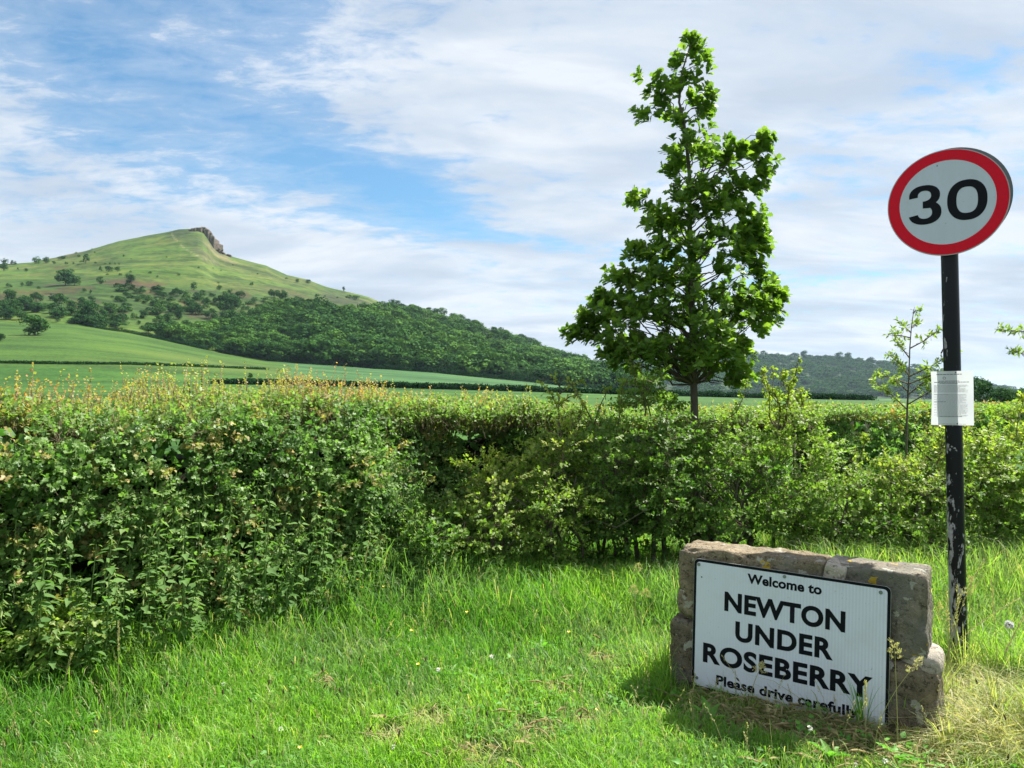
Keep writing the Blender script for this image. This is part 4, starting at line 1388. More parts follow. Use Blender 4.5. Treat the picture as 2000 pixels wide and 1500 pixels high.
def slab(name, outline, y_front, y_back, m, parent, hole=None):
    """flat plate standing in the xz plane, optionally a ring"""
    bm = bmesh.new()
    N = len(outline)
    def loop(pts, y):
        return [bm.verts.new((x, y, z)) for x, z in pts]
    a, b = loop(outline, y_front), loop(outline, y_back)
    for i in range(N):
        j = (i + 1) % N
        bm.faces.new((a[i], a[j], b[j], b[i]))
    if hole is None:
        bm.faces.new(list(reversed(a)))
        bm.faces.new(b)
    else:
        c_, d = loop(hole, y_front), loop(hole, y_back)
        for i in range(N):
            j = (i + 1) % N
            bm.faces.new((a[j], a[i], c_[i], c_[j]))
            bm.faces.new((b[i], b[j], d[j], d[i]))
            bm.faces.new((c_[j], c_[i], d[i], d[j]))
    bmesh.ops.recalc_face_normals(bm, faces=bm.faces[:])
    return bm_obj(name, bm, m, parent, None, None, False)


PW, PH = .95, .687
plate = slab('name_plate', rounded_rect(0, PW, -PH, 0, .026), -.003, 0, M_ALU, VS)
plate.location = (0, -.021, .7145)
plate.rotation_euler = (0, R(1.75), 0)
tag(plate, 'white name plate with black border and black lettering')
slab('border', rounded_rect(.0015, PW - .0015, -PH + .0015, -.0015, .025), -.0042, -.0032, M_BLACK, plate, rounded_rect(.015, PW - .015, -PH + .015, -.015, .017))
slab('face_sheet', rounded_rect(.0146, PW - .0146, -PH + .0146, -.0146, .017), -.0038, -.0031, M_WHITE, plate)
VS_DG = bpy.context.evaluated_depsgraph_get


def text_mesh(body, offset, space=1.0):
    cu = bpy.data.curves.new('lettering', 'FONT')
    cu.body = body
    cu.size = 1
    cu.offset = offset
    cu.space_character = space
    cu.extrude = .0
    cu.resolution_u = 6
    o = bpy.data.objects.new('lettering', cu)
    COL.objects.link(o)
    dg = VS_DG()
    dg.update()
    me = bpy.data.meshes.new_from_object(o.evaluated_get(dg))
    bpy.data.objects.remove(o)
    bpy.data.curves.remove(cu)
    return me


def lettering(body, x0, x1, zb, cap, offset, space, parent, y, m, xh=None):
    me = text_mesh(body, offset, space)
    v = np.empty(len(me.vertices) * 3, np.float32)
    me.vertices.foreach_get('co', v)
    v = v.reshape(-1, 3)
    base = 0.0 - offset
    capn = v[:, 1].max() if xh is None else xh
    sx = (x1 - x0) / (v[:, 0].max() - v[:, 0].min())
    sz = cap / (capn - base)
    q = np.stack([(v[:, 0] - v[:, 0].min()) * sx + x0, np.full(len(v), y), (v[:, 1] - base) * sz + zb], 1)
    me.vertices.foreach_set('co', q.astype(np.float32).ravel())
    me.materials.clear()
    me.materials.append(m)
    me.update()
    o = link('lettering', me, parent)
    return tag(o, 'black lettering reading ' + body)


for body, x0, x1, zb, cap, off, sp in [('NEWTON', .168, .755, -.251, .102, .038, 1.05), ('UNDER', .228, .703, -.396, .102, .038, 1.08), ('ROSEBERRY', .060, .880, -.541, .104, .038, 1.08),
                                       ('Welcome to', .284, .645, -.0885, .050, .036, 1.03), ('Please drive carefully', .134, .822, -.645, .052, .036, 1.03)]:
    lettering(body, x0, x1, zb, cap, off, sp, plate, -.0046, M_BLACK)
M_SCREW = simple('screw_steel', (.22, .25, .25), .4, .5, .7, .4, 300)


def disc_pts(cx, cz, r, n=16):
    return [(cx + r * math.cos(2 * math.pi * k / n), cz + r * math.sin(2 * math.pi * k / n)) for k in range(n)]


for x, z in [(.0265, -.030), (.468, -.026), (.906, -.032), (.030, -.632)]:
    slab('screw', disc_pts(x, z, .0085, 12), -.0075, -.0036, M_SCREW, plate)
slab('screw_hole', disc_pts(.043, -.095, .004, 10), -.0044, -.0036, M_BLACK, plate)

# ------------------------------------------------------------------ speed limit sign
mp, nt, out = mat('peeling_black_paint')
t_ = nt.n('ShaderNodeTexCoord')
ob = t_.outputs['Object']
sp_ = nt.n('ShaderNodeSeparateXYZ')
nt.set(sp_.inputs[0], ob)
n1 = nt.noise(nt.mapping(ob, scale=(1, 1, .30)), 24, 6, .66, .5)
n2 = nt.noise(nt.mapping(ob, loc=(3, 1, 2), scale=(1, 1, .8)), 45, 4, .6)
front = nt.math('MULTIPLY_ADD', sp_.outputs[0], -1.1, 0.0)
lowz = nt.math('MULTIPLY_ADD', sp_.outputs[2], -.075, .165)
k = nt.math('ADD', nt.math('ADD', nt.math('MULTIPLY', n1, .85), nt.math('MULTIPLY', n2, .15)), nt.math('ADD', front, lowz))
peel = nt.ramp(k, [(.655, 0.0), (.662, 1.0)])
c = nt.mix(peel, (.006, .007, .010), nt.ramp(n2, [(.3, (.20, .20, .21)), (.7, (.34, .34, .36))]))
rough = nt.math('MULTIPLY_ADD', peel, .4, .34)
p = principled(nt, c, rough, .22, bump(nt, nt.math('SUBTRACT', 1.0, peel), .5, .002))
nt.t.links.new(p.outputs[0], out.inputs[0])
M_POLE = mp
M_RED = simple('red_reflective', (.66, .004, .022), .45, .15, 0, .12, 60)
M_SHEET, nt, out = mat('white_disc_sheet')
t_ = nt.n('ShaderNodeTexCoord')
g1 = nt.noise(nt.mapping(t_.outputs['Object'], scale=(3, 1, .6)), 4, 5, .65)
g2 = nt.noise(t_.outputs['Object'], 70, 2, .5)
c = nt.mix(nt.ramp(g1, [(.35, 0.0), (.75, .35)]), (.53, .58, .68), (.42, .45, .48))
c = nt.mix(nt.ramp(g2, [(.72, 0.0), (.74, .4)]), c, (.25, .24, .22))
p = principled(nt, c, .42, .3)
nt.t.links.new(p.outputs[0], out.inputs[0])
M_GREY = simple('weathered_grey_back', (.13, .145, .15), .55, .3, .2, .4, 30)
PY = 4.33
pb = at(1866, 1000, PY)
SS = thing('speed_limit_sign', 'black peeling pole carrying a round red ringed thirty speed limit sign', 'sign', (pb.x + .012, PY, 0), (0, 0, math.atan2(-.547, .837)))
acc = Acc()
zz = np.linspace(-.3, 2.96, 40)
lean = -.011
tube(acc, [(lean * z * .84, 0, z) for z in zz], .0443, 28)
pole = link('pole', acc.mesh('pole', M_POLE, True), SS)
capb = bmesh.new()
bmesh.ops.create_uvsphere(capb, u_segments=20, v_segments=10, radius=.046)
for v in capb.verts:
    v.co.z = max(v.co.z, -.004) * .45
bm_obj('pole_cap', capb, M_BLACK, SS, (lean * 2.96, 0, 2.962))
dc = at(1848.5, 393.5, PY - .055)
inv = SS.rotation_euler.to_matrix().inverted()
dl = inv @ (dc - SS.location)
disc = slab('sign_disc', disc_pts(0, 0, .300, 72), -.003, 0, M_GREY, SS)
disc.location = (dl.x, -.062, dl.z)
tag(disc, 'round white disc with a red ring and black figures')
slab('ring', disc_pts(0, 0, .2985, 72), -.0045, -.0032, M_RED, disc, disc_pts(0, 0, .2405, 72))
slab('face_sheet', disc_pts(0, 0, .2403, 72), -.0040, -.0031, M_SHEET, disc)
slab('rim', disc_pts(0, 0, .3035, 72), -.0035, .006, simple('rim', (.42, .36, .38), .45, .4), disc, disc_pts(0, 0, .2987, 72))
slab('screw_hole', disc_pts(-.045, .216, .0035, 8), -.0044, -.0037, M_BLACK, disc)


def figure_strip(segs, y):
    """figures cut from sheet: each segment a list of (outer point, inner point) pairs"""
    acc = Acc()
    for s, seg in enumerate(segs):
        v, f = [], []
        for o_, i_ in seg:
            v += [(o_[0], y - s * .0002, o_[1]), (i_[0], y - s * .0002, i_[1])]
        for k in range(len(seg) - 1):
            f.append((2 * k, 2 * k + 1, 2 * k + 3, 2 * k + 2))
        acc.add(v, f)
    return acc


def arc(cx, cz, ro, ri, a0, a1, n=22, p=2.0, pi_=None):
    out = []
    pi_ = pi_ or p
    for k in range(n + 1):
        a = R(a0 + (a1 - a0) * k / n)
        c, s = math.cos(a), math.sin(a)
        def se(rx, rz, e):
            return (cx + rx * math.copysign(abs(c) ** (2 / e), c), cz + rz * math.copysign(abs(s) ** (2 / e), s))
        out.append((se(*ro, p), se(*ri, pi_)))
    return out


three = [arc(-.111, .052, (.079, .062), (.034, .030), 188, -82, 26, 2.2), arc(-.110, -.046, (.084, .068), (.037, .034), 82, -168, 26, 2.2), [((-.120, .020), (-.120, -.020)), ((-.085, .022), (-.085, -.021))]]
link('figure', figure_strip(three, -.0050).mesh('figure', M_BLACK), disc)['label'] = 'black figure 3'
zero = [arc(.100, .0, (.0975, .1145), (.052, .074), 0, 360, 48, 2.25, 2.5)]
link('figure', figure_strip(zero, -.0050).mesh('figure', M_BLACK), disc)['label'] = 'black figure 0'
back = slab('rear_disc', disc_pts(0, 0, .300, 72), 0, .003, M_GREY, SS)
back.location = (dl.x + .018, .085, dl.z + .050)
tag(back, 'plain grey back of a second round sign facing the other way')
for z in (-.13, .13):
    slab('clip', rounded_rect(-.07, .07, -.016, .016, .004), -.056, .082, M_ALU, SS).location = (dl.x * .2, 0, dl.z + z)

# paper notice strapped on the pole
mpp, nt, out = mat('paper')
pr = principled(nt, (.78, .80, .84), .45, .4)
tl = nt.n('ShaderNodeBsdfTranslucent')
tl.inputs[0].default_value = (.8, .82, .85, 1)
mx = nt.n('ShaderNodeMixShader')
mx.inputs[0].default_value = .35
nt.t.links.new(pr.outputs[0], mx.inputs[1])
nt.t.links.new(tl.outputs[0], mx.inputs[2])
nt.t.links.new(mx.outputs[0], out.inputs[0])
M_INK = simple('grey_ink', (.16, .17, .20), .6, .3)
M_INK2 = simple('pale_ink', (.42, .43, .46), .6, .3)
nc = at(1858.5, 777.5, PY - .05)
nl = inv @ (nc - SS.location)
NT_W, NT_H = .212, .307
notice = thing('paper_notice', 'white printed paper notice wrapped on the black pole below the speed sign', 'notice', SS.matrix_basis @ Vector((nl.x, -.0475, nl.z)), SS.rotation_euler)


def bend(x, z):
    return .0008 + .020 * max(0, abs(x) - .02) ** 1.5 * 8 * (1 if x < 0 else .5) + .002 * math.sin(z * 25 + x * 9)


gx_, gz_ = np.linspace(-NT_W / 2, NT_W / 2, 17), np.linspace(-NT_H / 2, NT_H / 2, 15)
v = [(x + (.006 * math.sin((z + .15) * 9) if x < -.1 else 0), bend(x, z), z) for z in gz_ for x in gx_]
sheet_me = mesh_np('sheet', v, grid_faces(15, 17), mpp, None, True)
sheet_o = link('sheet', sheet_me, notice)


def print_rows(rows, m, name):
    acc = Acc()
    for (x0, x1, z, hgt) in rows:
        x = x0
        while x < x1 - .003:
            L = min(random.uniform(.006, .018), x1 - x)
            p = [(x, z), (x + L, z), (x + L, z + hgt), (x, z + hgt)]
            acc.add([(a, bend(a, b) - .0012, b) for a, b in p], [(0, 1, 2, 3)])
            x += L + .0022
    return tag(link(name, acc.mesh(name, m), notice), 'small printed text lines', kind='stuff')


rows = [(-.075, .05, .133, .004), (-.088, .085, .0885, .0035), (-.065, .035, .0955, .003), (-.06, .03, .0815, .003)]
dark = [(-.088, .075, .046 - 0, .0018)]
z = .072
pale = []
for k in range(9):
    pale.append((-.088, .082 - (.04 if k in (3,) else random.uniform(0, .02)), z, .0021))
    z -= .0048
z = .020
for k in range(27):
    pale.append((-.088 if k % 3 == 0 else -.075, .078 - random.uniform(0, .05 if k % 3 == 2 else .012), z, .0021))
    z -= .0049
print_rows(rows, M_INK, 'print')
print_rows(pale, M_INK2, 'print')
print_rows([(-.088, -.02, .0195, .0022), (-.088, -.03, -.022, .0022), (-.06, .05, -.106, .0026), (-.05, .07, -.148, .0016)], M_INK, 'print')
acc = Acc()
for k in range(7):                                       # small round crest: a broken ring
    a0, a1 = k / 7 * 6.283, (k + .72) / 7 * 6.283
    pts = [(-.036 + r_ * math.cos(a), .114 + r_ * math.sin(a)) for r_, a in ((.0085, a0), (.0085, a1), (.0052, a1), (.0052, a0))]
    acc.add([(x, bend(x, z) - .0012, z) for x, z in pts], [(0, 1, 2, 3)])
tag(link('crest', acc.mesh('crest', M_INK), notice), 'small round black crest')
for x, z in ((.02, .145), (.025, -.145)):
    slab('tack', disc_pts(x, z, .0032, 8), -.003, -.0005, M_BLACK, notice)

# ------------------------------------------------------------------ grass
WALL_A = np.array([.99, 4.10])
WU = np.array([.837, -.547])
WN = np.array([-.547, -.837])


def hedge_dist(x, y):
    """metres from the hedge face towards the road (negative: inside)"""
    return (x - H0[0]) * HN[0] + (y - H0[1]) * HN[1]


def on_wall(x, y):
    a = (x - WALL_A[0]) * WU[0] + (y - WALL_A[1]) * WU[1]
    b = (x - WALL_A[0]) * WN[0] + (y - WALL_A[1]) * WN[1]
    return (a > -.16) & (a < 1.15) & (b < .03) & (b > -.29)


def wall_ab(x, y):
    return (x - WALL_A[0]) * WU[0] + (y - WALL_A[1]) * WU[1], (x - WALL_A[0]) * WN[0] + (y - WALL_A[1]) * WN[1]


def pix_ground(px, py):
    """spots on flat ground seen at picture points"""
    out = []
    for a, b in zip(np.atleast_1d(px), np.atleast_1d(py)):
        u, v = ray(a, b)
        Y = -EYE / v
        out.append((u * Y, Y))
    return np.array(out)


dry_spots = pix_ground([1050, 850, 760, 945, 1150, 1500, 1620, 1900, 1180, 1400, 1950, 640, 1560, 1780, 1290, 1080], [1435, 1422, 1450, 1485, 1420, 1420, 1450, 1440, 1290, 1390, 1380, 1350, 1400, 1470, 1280, 1355])
dry_r = np.array([.10, .10, .08, .10, .07, .16, .20, .34, .09, .14, .28, .06, .2, .25, .12, .07])


def dryness(x, y):
    d = np.zeros_like(x)
    for (a, b), r in zip(dry_spots, dry_r):
        d = np.maximum(d, smooth01(1.4 - np.hypot(x - a, (y - b) * .8) / r))
    d = np.clip(d + (fbm(x * 5, y * 5, 0, 203, 2) - .5) * .6, 0, 1)
    return d


def grass_fields(x, y):
    hd = hedge_dist(x, y)
    longe = smooth01(1 - (hd - .25) / .9) * (y < 6.6)
    row = smooth01((y - 5.4) / 1.0)                                  # rank grass below the bushes
    row2 = (1 - .6 * smooth01((y - 6.0) / .8)) * smooth01((y - 4.75 + .35 * (fbm(x * 1.2, y * 1.2, 0, 301, 2) - .5)) / .9)
    a, b = wall_ab(x, y)
    row2 = row2 * (1 - .5 * smooth01((y - 5.6) / .6))
    wall = smooth01(1.0 - np.maximum(np.maximum(-.25 - a, a - 1.3) / .25, np.abs(b + .12) / .42))
    right = smooth01((x - 1.95) / .5) * smooth01((y - 2.9) / .4)
    return longe, row, row2, wall, right


def grass(n_px, n_w, name, label):
    P = []
    px = rng.uniform(-160, 2160, n_px)
    py = 1085 + 480 * rng.uniform(0, 1, n_px)
    v = (785 - py) / F
    Y = -EYE / v
    P.append(np.stack([(px - 1000) / F * Y, Y], 1))
    P.append(np.stack([np.where(rng.uniform(size=n_w) < .72, rng.uniform(-4.5, 6.5, n_w), rng.uniform(-5.5, 11, n_w)), np.where(rng.uniform(size=n_w) < .75, rng.uniform(2.4, 8.4, n_w), rng.uniform(.8, 12, n_w))], 1))
    P = np.concatenate(P)
    x, y = P[:, 0], P[:, 1]
    ok = ~on_wall(x, y) & (hedge_dist(x, y) > -.15)
    clump = fbm(x * 2.6, y * 2.6, 0, 211, 3)
    ok &= rng.uniform(size=len(x)) < np.clip(.55 + (clump - .35) * 2.2, .25, 1)
    dr = dryness(x, y)
    ok &= ~((dr > .55) & (rng.uniform(size=len(x)) < .35))
    x, y, clump, dr = x[ok], y[ok], clump[ok], dr[ok]
    n = len(x)
    longe, row, row2, wall, right = grass_fields(x, y)
    hgt = .055 + .055 * clump + .20 * longe + .20 * row2 + .04 * row + .10 * wall + .16 * right
    hgt *= rng.uniform(.55, 1.35, n)
    a, b = wall_ab(x, y)
    front = (b > 0) & (b < .45) & (a > -.1) & (a < 1.15)
    hgt = np.where(front, hgt * np.where(rng.uniform(size=n) < .05, .9, .45), hgt)
    flat = dr > .5
    hgt = np.where(flat & ~front, hgt * .65, hgt)
    wdt = rng.uniform(.0013, .0034, n) * np.clip(.8 + y / 12, .9, 1.6)
    lean = rng.normal(0, 1, (n, 2)) * (.28 + .22 * rng.uniform(size=n))[:, None] + np.array([-.10, -.06])
    lean = np.where(flat[:, None], lean * 3.0, lean)
    lean = np.where((longe > .5)[:, None], lean * .8, lean)
    base = np.stack([x, y, gz(x, y) - .005], 1)
    face = rng.uniform(0, 6.283, n)
    sv = np.stack([np.cos(face), np.sin(face), np.zeros(n)], 1) * wdt[:, None]
    L3 = np.concatenate([lean, np.zeros((n, 1))], 1)
    up = np.array([0, 0, 1.0])
    m1 = base + up * (hgt * .5)[:, None] + L3 * (hgt * .22)[:, None]
    m2 = base + up * (hgt * .86)[:, None] + L3 * (hgt * .62)[:, None]
    tip = base + up * (hgt * .93)[:, None] + L3 * (hgt * 1.15)[:, None]
    V = np.stack([base - sv, base + sv, m1 - sv * .9, m1 + sv * .9, m2 - sv * .6, m2 + sv * .6, tip], 1).reshape(-1, 3)
    o = (np.arange(n) * 7)[:, None]
    f4 = np.concatenate([o + np.array([[0, 1, 3, 2]]), o + np.array([[2, 3, 5, 4]])])
    f3 = o + np.array([[4, 5, 6]])
    patch = fbm(x * 1.4, y * 1.4, 0, 231, 3)
    tr_ = np.clip(.12 + (patch - .3) * 1.9 + rng.normal(0, .30, n) - .25 * row2 - .15 * longe, 0, 1)
    tg = np.where(rng.uniform(size=n) < .06, rng.uniform(.4, 1, n), 0) + dr * rng.uniform(.2, 1.1, n) + .35 * right * rng.uniform(0, 1, n) ** 2 + .25 * wall * rng.uniform(0, 1, n) ** 2
    tint = np.repeat(np.stack([tr_, np.clip(tg, 0, 1), np.clip((fbm(x * 2.0, y * 2.0, 0, 271, 3) - .49) * 4.0 + rng.normal(0, .3, n), 0, 1)], 1), 7, axis=0)
    me = mesh_np(name, V, [f4, f3], M_GRASS, tint)
    return tag(link(name, me), label, 'grass', None, 'stuff')


grass(150000, 95000, 'grass', 'bright green rough grass of the verge with dry patches')

# low leafy weeds among the grass
n = 5200
px = rng.uniform(-100, 2100, n)
py = rng.uniform(1190, 1560, n)
Yw = EYE / ((py - 785) / F)
xw = (px - 1000) / F * Yw
ok = ~on_wall(xw, Yw) & (hedge_dist(xw, Yw) > .3) & (fbm(xw * 2.2, Yw * 2.2, 0, 401, 2) > .50)
xw, Yw = xw[ok], Yw[ok]
n = len(xw)
pos = np.stack([xw, Yw, gz(xw, Yw) + rng.uniform(.02, .075, n)], 1)
ax = unit(np.stack([rng.normal(size=n), rng.normal(size=n), rng.uniform(-.1, .5, n)], 1))
nor = unit(np.array([0, 0, 1.0]) + rng.normal(0, .35, (n, 3)))
sz = rng.uniform(.014, .042, n)
acc = Acc()
acc.add(*leaves(pos, ax, nor, sz, sz * .7, LEAF_NETTLE, np.stack([np.clip(rng.normal(.5, .3, n), 0, 1), np.where(rng.uniform(size=n) < .05, .6, 0), np.zeros(n)], 1)))
tag(link('clover', acc.mesh('clover', M_WEED)), 'low clover and small weeds growing through the grass', 'weeds', None, 'stuff')

# dry mown straw lying in patches
acc = Acc()
for (cx, cy), r in zip(dry_spots, dry_r):
    m = int((2300 if r > .13 else 1300) * r * r + (40 if r > .13 else 14))
    q = np.stack([cx + rng.normal(0, r * 1.3, m), cy + rng.normal(0, r * .95, m)], 1)
    q = q[~on_wall(q[:, 0], q[:, 1])]
    m = len(q)
    pos = np.stack([q[:, 0], q[:, 1], gz(q[:, 0], q[:, 1]) + rng.uniform(.015, .06, m)], 1)
    d = unit(np.stack([rng.normal(size=m), rng.normal(size=m), rng.normal(0, .25, m)], 1))
    L = rng.uniform(.04, .13, m)
    acc.add(*leaves(pos - d * (L * .5)[:, None], d, unit(np.array([0, 0, 1.0]) + rng.normal(0, .3, (m, 3))), L, .0028, LEAF_SIMPLE, np.stack([rng.uniform(.3, .8, m), rng.uniform(.75, 1.0, m), np.zeros(m)], 1)))
tag(link('straw', acc.mesh('straw', M_STRAW)), 'dry mown straw lying in pale patches on the verge', 'straw', None, 'stuff')

# fine seeding stems and dark plantain heads scattered through the grass
M_STALK = leaf_mat('dry_stalk', (.16, .20, .06), (.34, .31, .14), (.50, .42, .24), .3, .6)
M_PLANT = simple('plantain_head', (.06, .045, .025), .9, .1)
acc, acp = Acc(), Acc()
for k in range(420):
    px_, py_ = rng.uniform(-60, 2060), rng.uniform(1110, 1540)
    (x, y), = pix_ground([px_], [py_])
    if on_wall(np.array(x), np.array(y)) or hedge_dist(x, y) < .1 or y > 6.3:
        continue
    _, bb = wall_ab(x, y)
    dark = rng.uniform() < .3
    hh = rng.uniform(.10, .22) if dark else rng.uniform(.14, .34) * (1.25 if y > 4.7 else .85)
    ln = rng.normal(0, .22, 2)
    kk = np.linspace(0, 1, 4)
    P = np.stack([x + ln[0] * hh * kk ** 2, y + ln[1] * hh * kk ** 2, gz(x, y) + hh * kk], 1)
    tube(acc, P, [.0011, .001, .0009, .0007], 3, False, (.4, .25, 0))
    if dark:
        d = unit(P[-1] - P[-2])
        tube(acp, [P[-1] - d * .004, P[-1] + d * .006, P[-1] + d * .016, P[-1] + d * .022], [.002, .0042, .0036, .0008], 6, False)
    else:
        m = 16
        q = P[-1] - (P[-1] - P[-2]) * rng.uniform(0, .9, m)[:, None] + rng.normal(0, .003, (m, 3))
        acc.add(*leaves(q, unit(unit(P[-1] - P[-2]) + rand_unit(m) * .5), rand_unit(m), .011, .004, LEAF_SIMPLE, np.stack([np.full(m, .7), rng.uniform(.3, .9, m), np.zeros(m)], 1)))
tag(link('seeding_stems', acc.mesh('seeding_stems', M_STALK)), 'fine pale seeding grass stems all through the verge', 'grass', None, 'stuff')
tag(link('plantain_heads', acp.mesh('plantain_heads', M_PLANT)), 'small dark plantain heads scattered in the verge grass', 'weeds', None, 'stuff')

# nettles along the foot of the hedge
la, sa = Acc(), Acc()
for k in range(400):
    t = rng.uniform(-1.7, 3.4)
    o = rng.uniform(-.05, .50) * (1 if t < 2.7 else .6)
    x, y = hedge_pt(t, o)
    hgt = (rng.uniform(.45, 1.15) - .55 * max(0, o - .1)) * (1.0 - .30 * (t > 2.2) * rng.uniform())
    ln = np.array([rng.normal(0, .12) + .10 * HN[0], rng.normal(0, .12) + .10 * HN[1], 1.0])
    b0 = np.array([x, y, 0])
    ptop = b0 + ln * hgt
    tube(sa, [b0, (b0 + ptop) / 2, ptop], [.004, .0035, .002], 4, False, (.5, .1, 0))
    nn = rng.integers(7, 11)
    zt = np.linspace(.22, 1.0, nn)
    ang = rng.uniform(0, 3.14) + np.arange(nn) * 1.57
    for s in (0, math.pi):
        aa = ang + s + rng.normal(0, .15, nn)
        dn = np.stack([np.cos(aa), np.sin(aa), rng.uniform(-.55, .15, nn)], 1)
        pp = b0 + ln * (hgt * zt)[:, None] + unit(dn) * .012
        LL = np.interp(zt, [.2, .6, .9, 1], [.060, .072, .052, .028]) * rng.uniform(.75, 1.25, nn)
        mu = np.clip(.25 + .5 * zt + rng.normal(0, .15, nn), 0, 1)
        la.add(*leaves(pp, dn, unit(np.array([0, 0, 1.0]) + rng.normal(0, .18, (nn, 3))), LL, LL * .62, LEAF_NETTLE, np.stack([mu, np.where(zt > .9, .35, 0), np.zeros(nn)], 1)))
    if rng.uniform() < .5:                                # drooping flower strings
        m = 14
        zz_ = rng.uniform(.72, .95, m)
        aa = rng.uniform(0, 6.28, m)
        pp = b0 + ln * (hgt * zz_)[:, None]
        dn = np.stack([np.cos(aa) * .7, np.sin(aa) * .7, np.full(m, -.7)], 1)
        la.add(*leaves(pp, dn, rand_unit(m), .045, .008, LEAF_SIMPLE, np.stack([np.full(m, .9), np.full(m, .9), np.zeros(m)], 1)))
nme = la.mesh('nettle_leaves', M_NETTLE)
no = tag(link('nettles', nme), 'dense dark nettles crowding the foot of the left hedge', 'nettles', None, 'stuff')
link('stems', sa.mesh('stems', M_NETTLE), no)

# ------------------------------------------------------------------ countable small plants


def seed_grass(x, y, hgt, lean, kind, label, group, name='seeding_grass'):
    t = thing(name, label, 'grass stalk', (x, y, float(gz(x, y))), (0, 0, 0), group)
    acc = Acc()
    k = np.linspace(0, 1, 8)
    P = np.stack([lean[0] * k ** 2 * hgt, lean[1] * k ** 2 * hgt, k * hgt * (1 - .12 * abs(lean[0]) * k)], 1)
    tube(acc, P, np.linspace(.0022, .0012, 8), 4, False, (.5, .3, 0))
    link('stalk', acc.mesh('stalk', M_STALK), t)
    ha = Acc()
    d = unit(P[-1] - P[-2])
    if kind == 'spike':
        m = 46
        s = np.linspace(.66, 1.0, m)
        pp = np.stack([np.interp(s, k, P[:, c]) for c in range(3)], 1)
        ax = unit(d * .9 + rand_unit(m) * .45)
        ha.add(*leaves(pp, ax, rand_unit(m), .017, .0055, LEAF_HAW, np.stack([np.full(m, .7), rng.uniform(.5, 1, m), np.zeros(m)], 1)))
    else:
        for s, wd in ((.88, .024), (.915, .026), (.945, .020), (.975, .014), (1.0, .006)):
            pc = np.array([np.interp(s, k, P[:, c]) for c in range(3)])
            for sd in (-1, 1):
                m = 16
                e = pc + np.array([sd * wd, rng.normal(0, .012), .012])
                q = pc + (e - pc) * rng.uniform(.3, 1.1, m)[:, None] + rng.normal(0, .003, (m, 3))
                ha.add(*leaves(q, unit(d + rand_unit(m) * .6), rand_unit(m),   .010, .0045, LEAF_HAW, np.stack([np.full(m, .8), rng.uniform(.6, 1, m), np.zeros(m)], 1)))
    tag(link('seed_head', ha.mesh('seed_head', M_STALK), t), kind='stuff')
    return t


def seed_at(px, top, Y, lx, kind, label, group, name='seeding_grass'):
    q = at(px, top, Y)
    base_x = q.x - lx * q.z
    return seed_grass(base_x, Y, q.z, (lx, 0), kind, label, group, name)


GP = 'seeding grass stalks by the pole'
seed_at(1897, 1128, 3.9, .03, 'panicle', 'broad cream seed head of grass just right of the pole foot', GP)
seed_at(1921, 1080, 4.0, .28, 'spike', 'tallest thin grass spike leaning right beside the pole', GP)
seed_at(1936, 1126, 3.9, -.04, 'spike', 'upright thin grass spike between the pole and the white seed clock', GP)
seed_at(1986, 1146, 3.8, .75, 'spike', 'strongly slanted grass spike pointing to the right edge', GP)
seed_at(1997, 1196, 3.7, .30, 'spike', 'grass spike at the right edge above the dry grass', GP)
seed_at(1849, 1152, 3.8, -.02, 'spike', 'grass spike in front of the left side of the pole', GP)
seed_at(1870, 1142, 3.85, .02, 'spike', 'grass spike in front of the middle of the pole foot', GP)
seed_at(1879, 1147, 3.8, .16, 'spike', 'grass spike crossing the right side of the pole foot', GP)
seed_at(1838, 1180, 3.65, -.10, 'panicle', 'fluffy grass seed head between the stone end and the pole', GP)
seed_at(1747, 1262, 3.35, -.02, 'panicle', 'small grey green seed head against the right stone of the sign', GP)
seed_at(1796, 1282, 3.3, .45, 'panicle', 'drooping seed head low in front of the right stone', GP)
seed_at(1690, 1335, 3.35, .0, 'spike', 'short green grass spike in front of the last letter on the plate', GP)
seed_at(1487, 1297, 3.72, .25, 'panicle', 'tiny seed head in front of the lowest name line on the plate', GP)
GH = 'seeding grass stalks below the bushes'
seed_at(1246, 1100, 5.2, .05, 'panicle', 'pale grass seed head left of the stone sign below the bushes', GH)
seed_at(1238, 1140, 4.9, -.05, 'panicle', 'lower pale grass seed head left of the stone sign', GH)
seed_at(1262, 1146, 4.9, .12, 'panicle', 'small seed head nearest to the left stone of the sign', GH)
seed_at(748, 1105, 5.3, .18, 'spike', 'pale grass spike in front of the hedge recess', GH)
seed_at(720, 1060, 5.2, .1, 'spike', 'tall grass spike at the end of the nettles by the recess', GH)
seed_at(232, 1212, 3.9, .0, 'spike', 'pale upright stalk in front of the left nettles', GH)
seed_at(140, 1275, 3.8, .15, 'spike', 'thin stalk with a small head at the foot of the left hedge', GH)


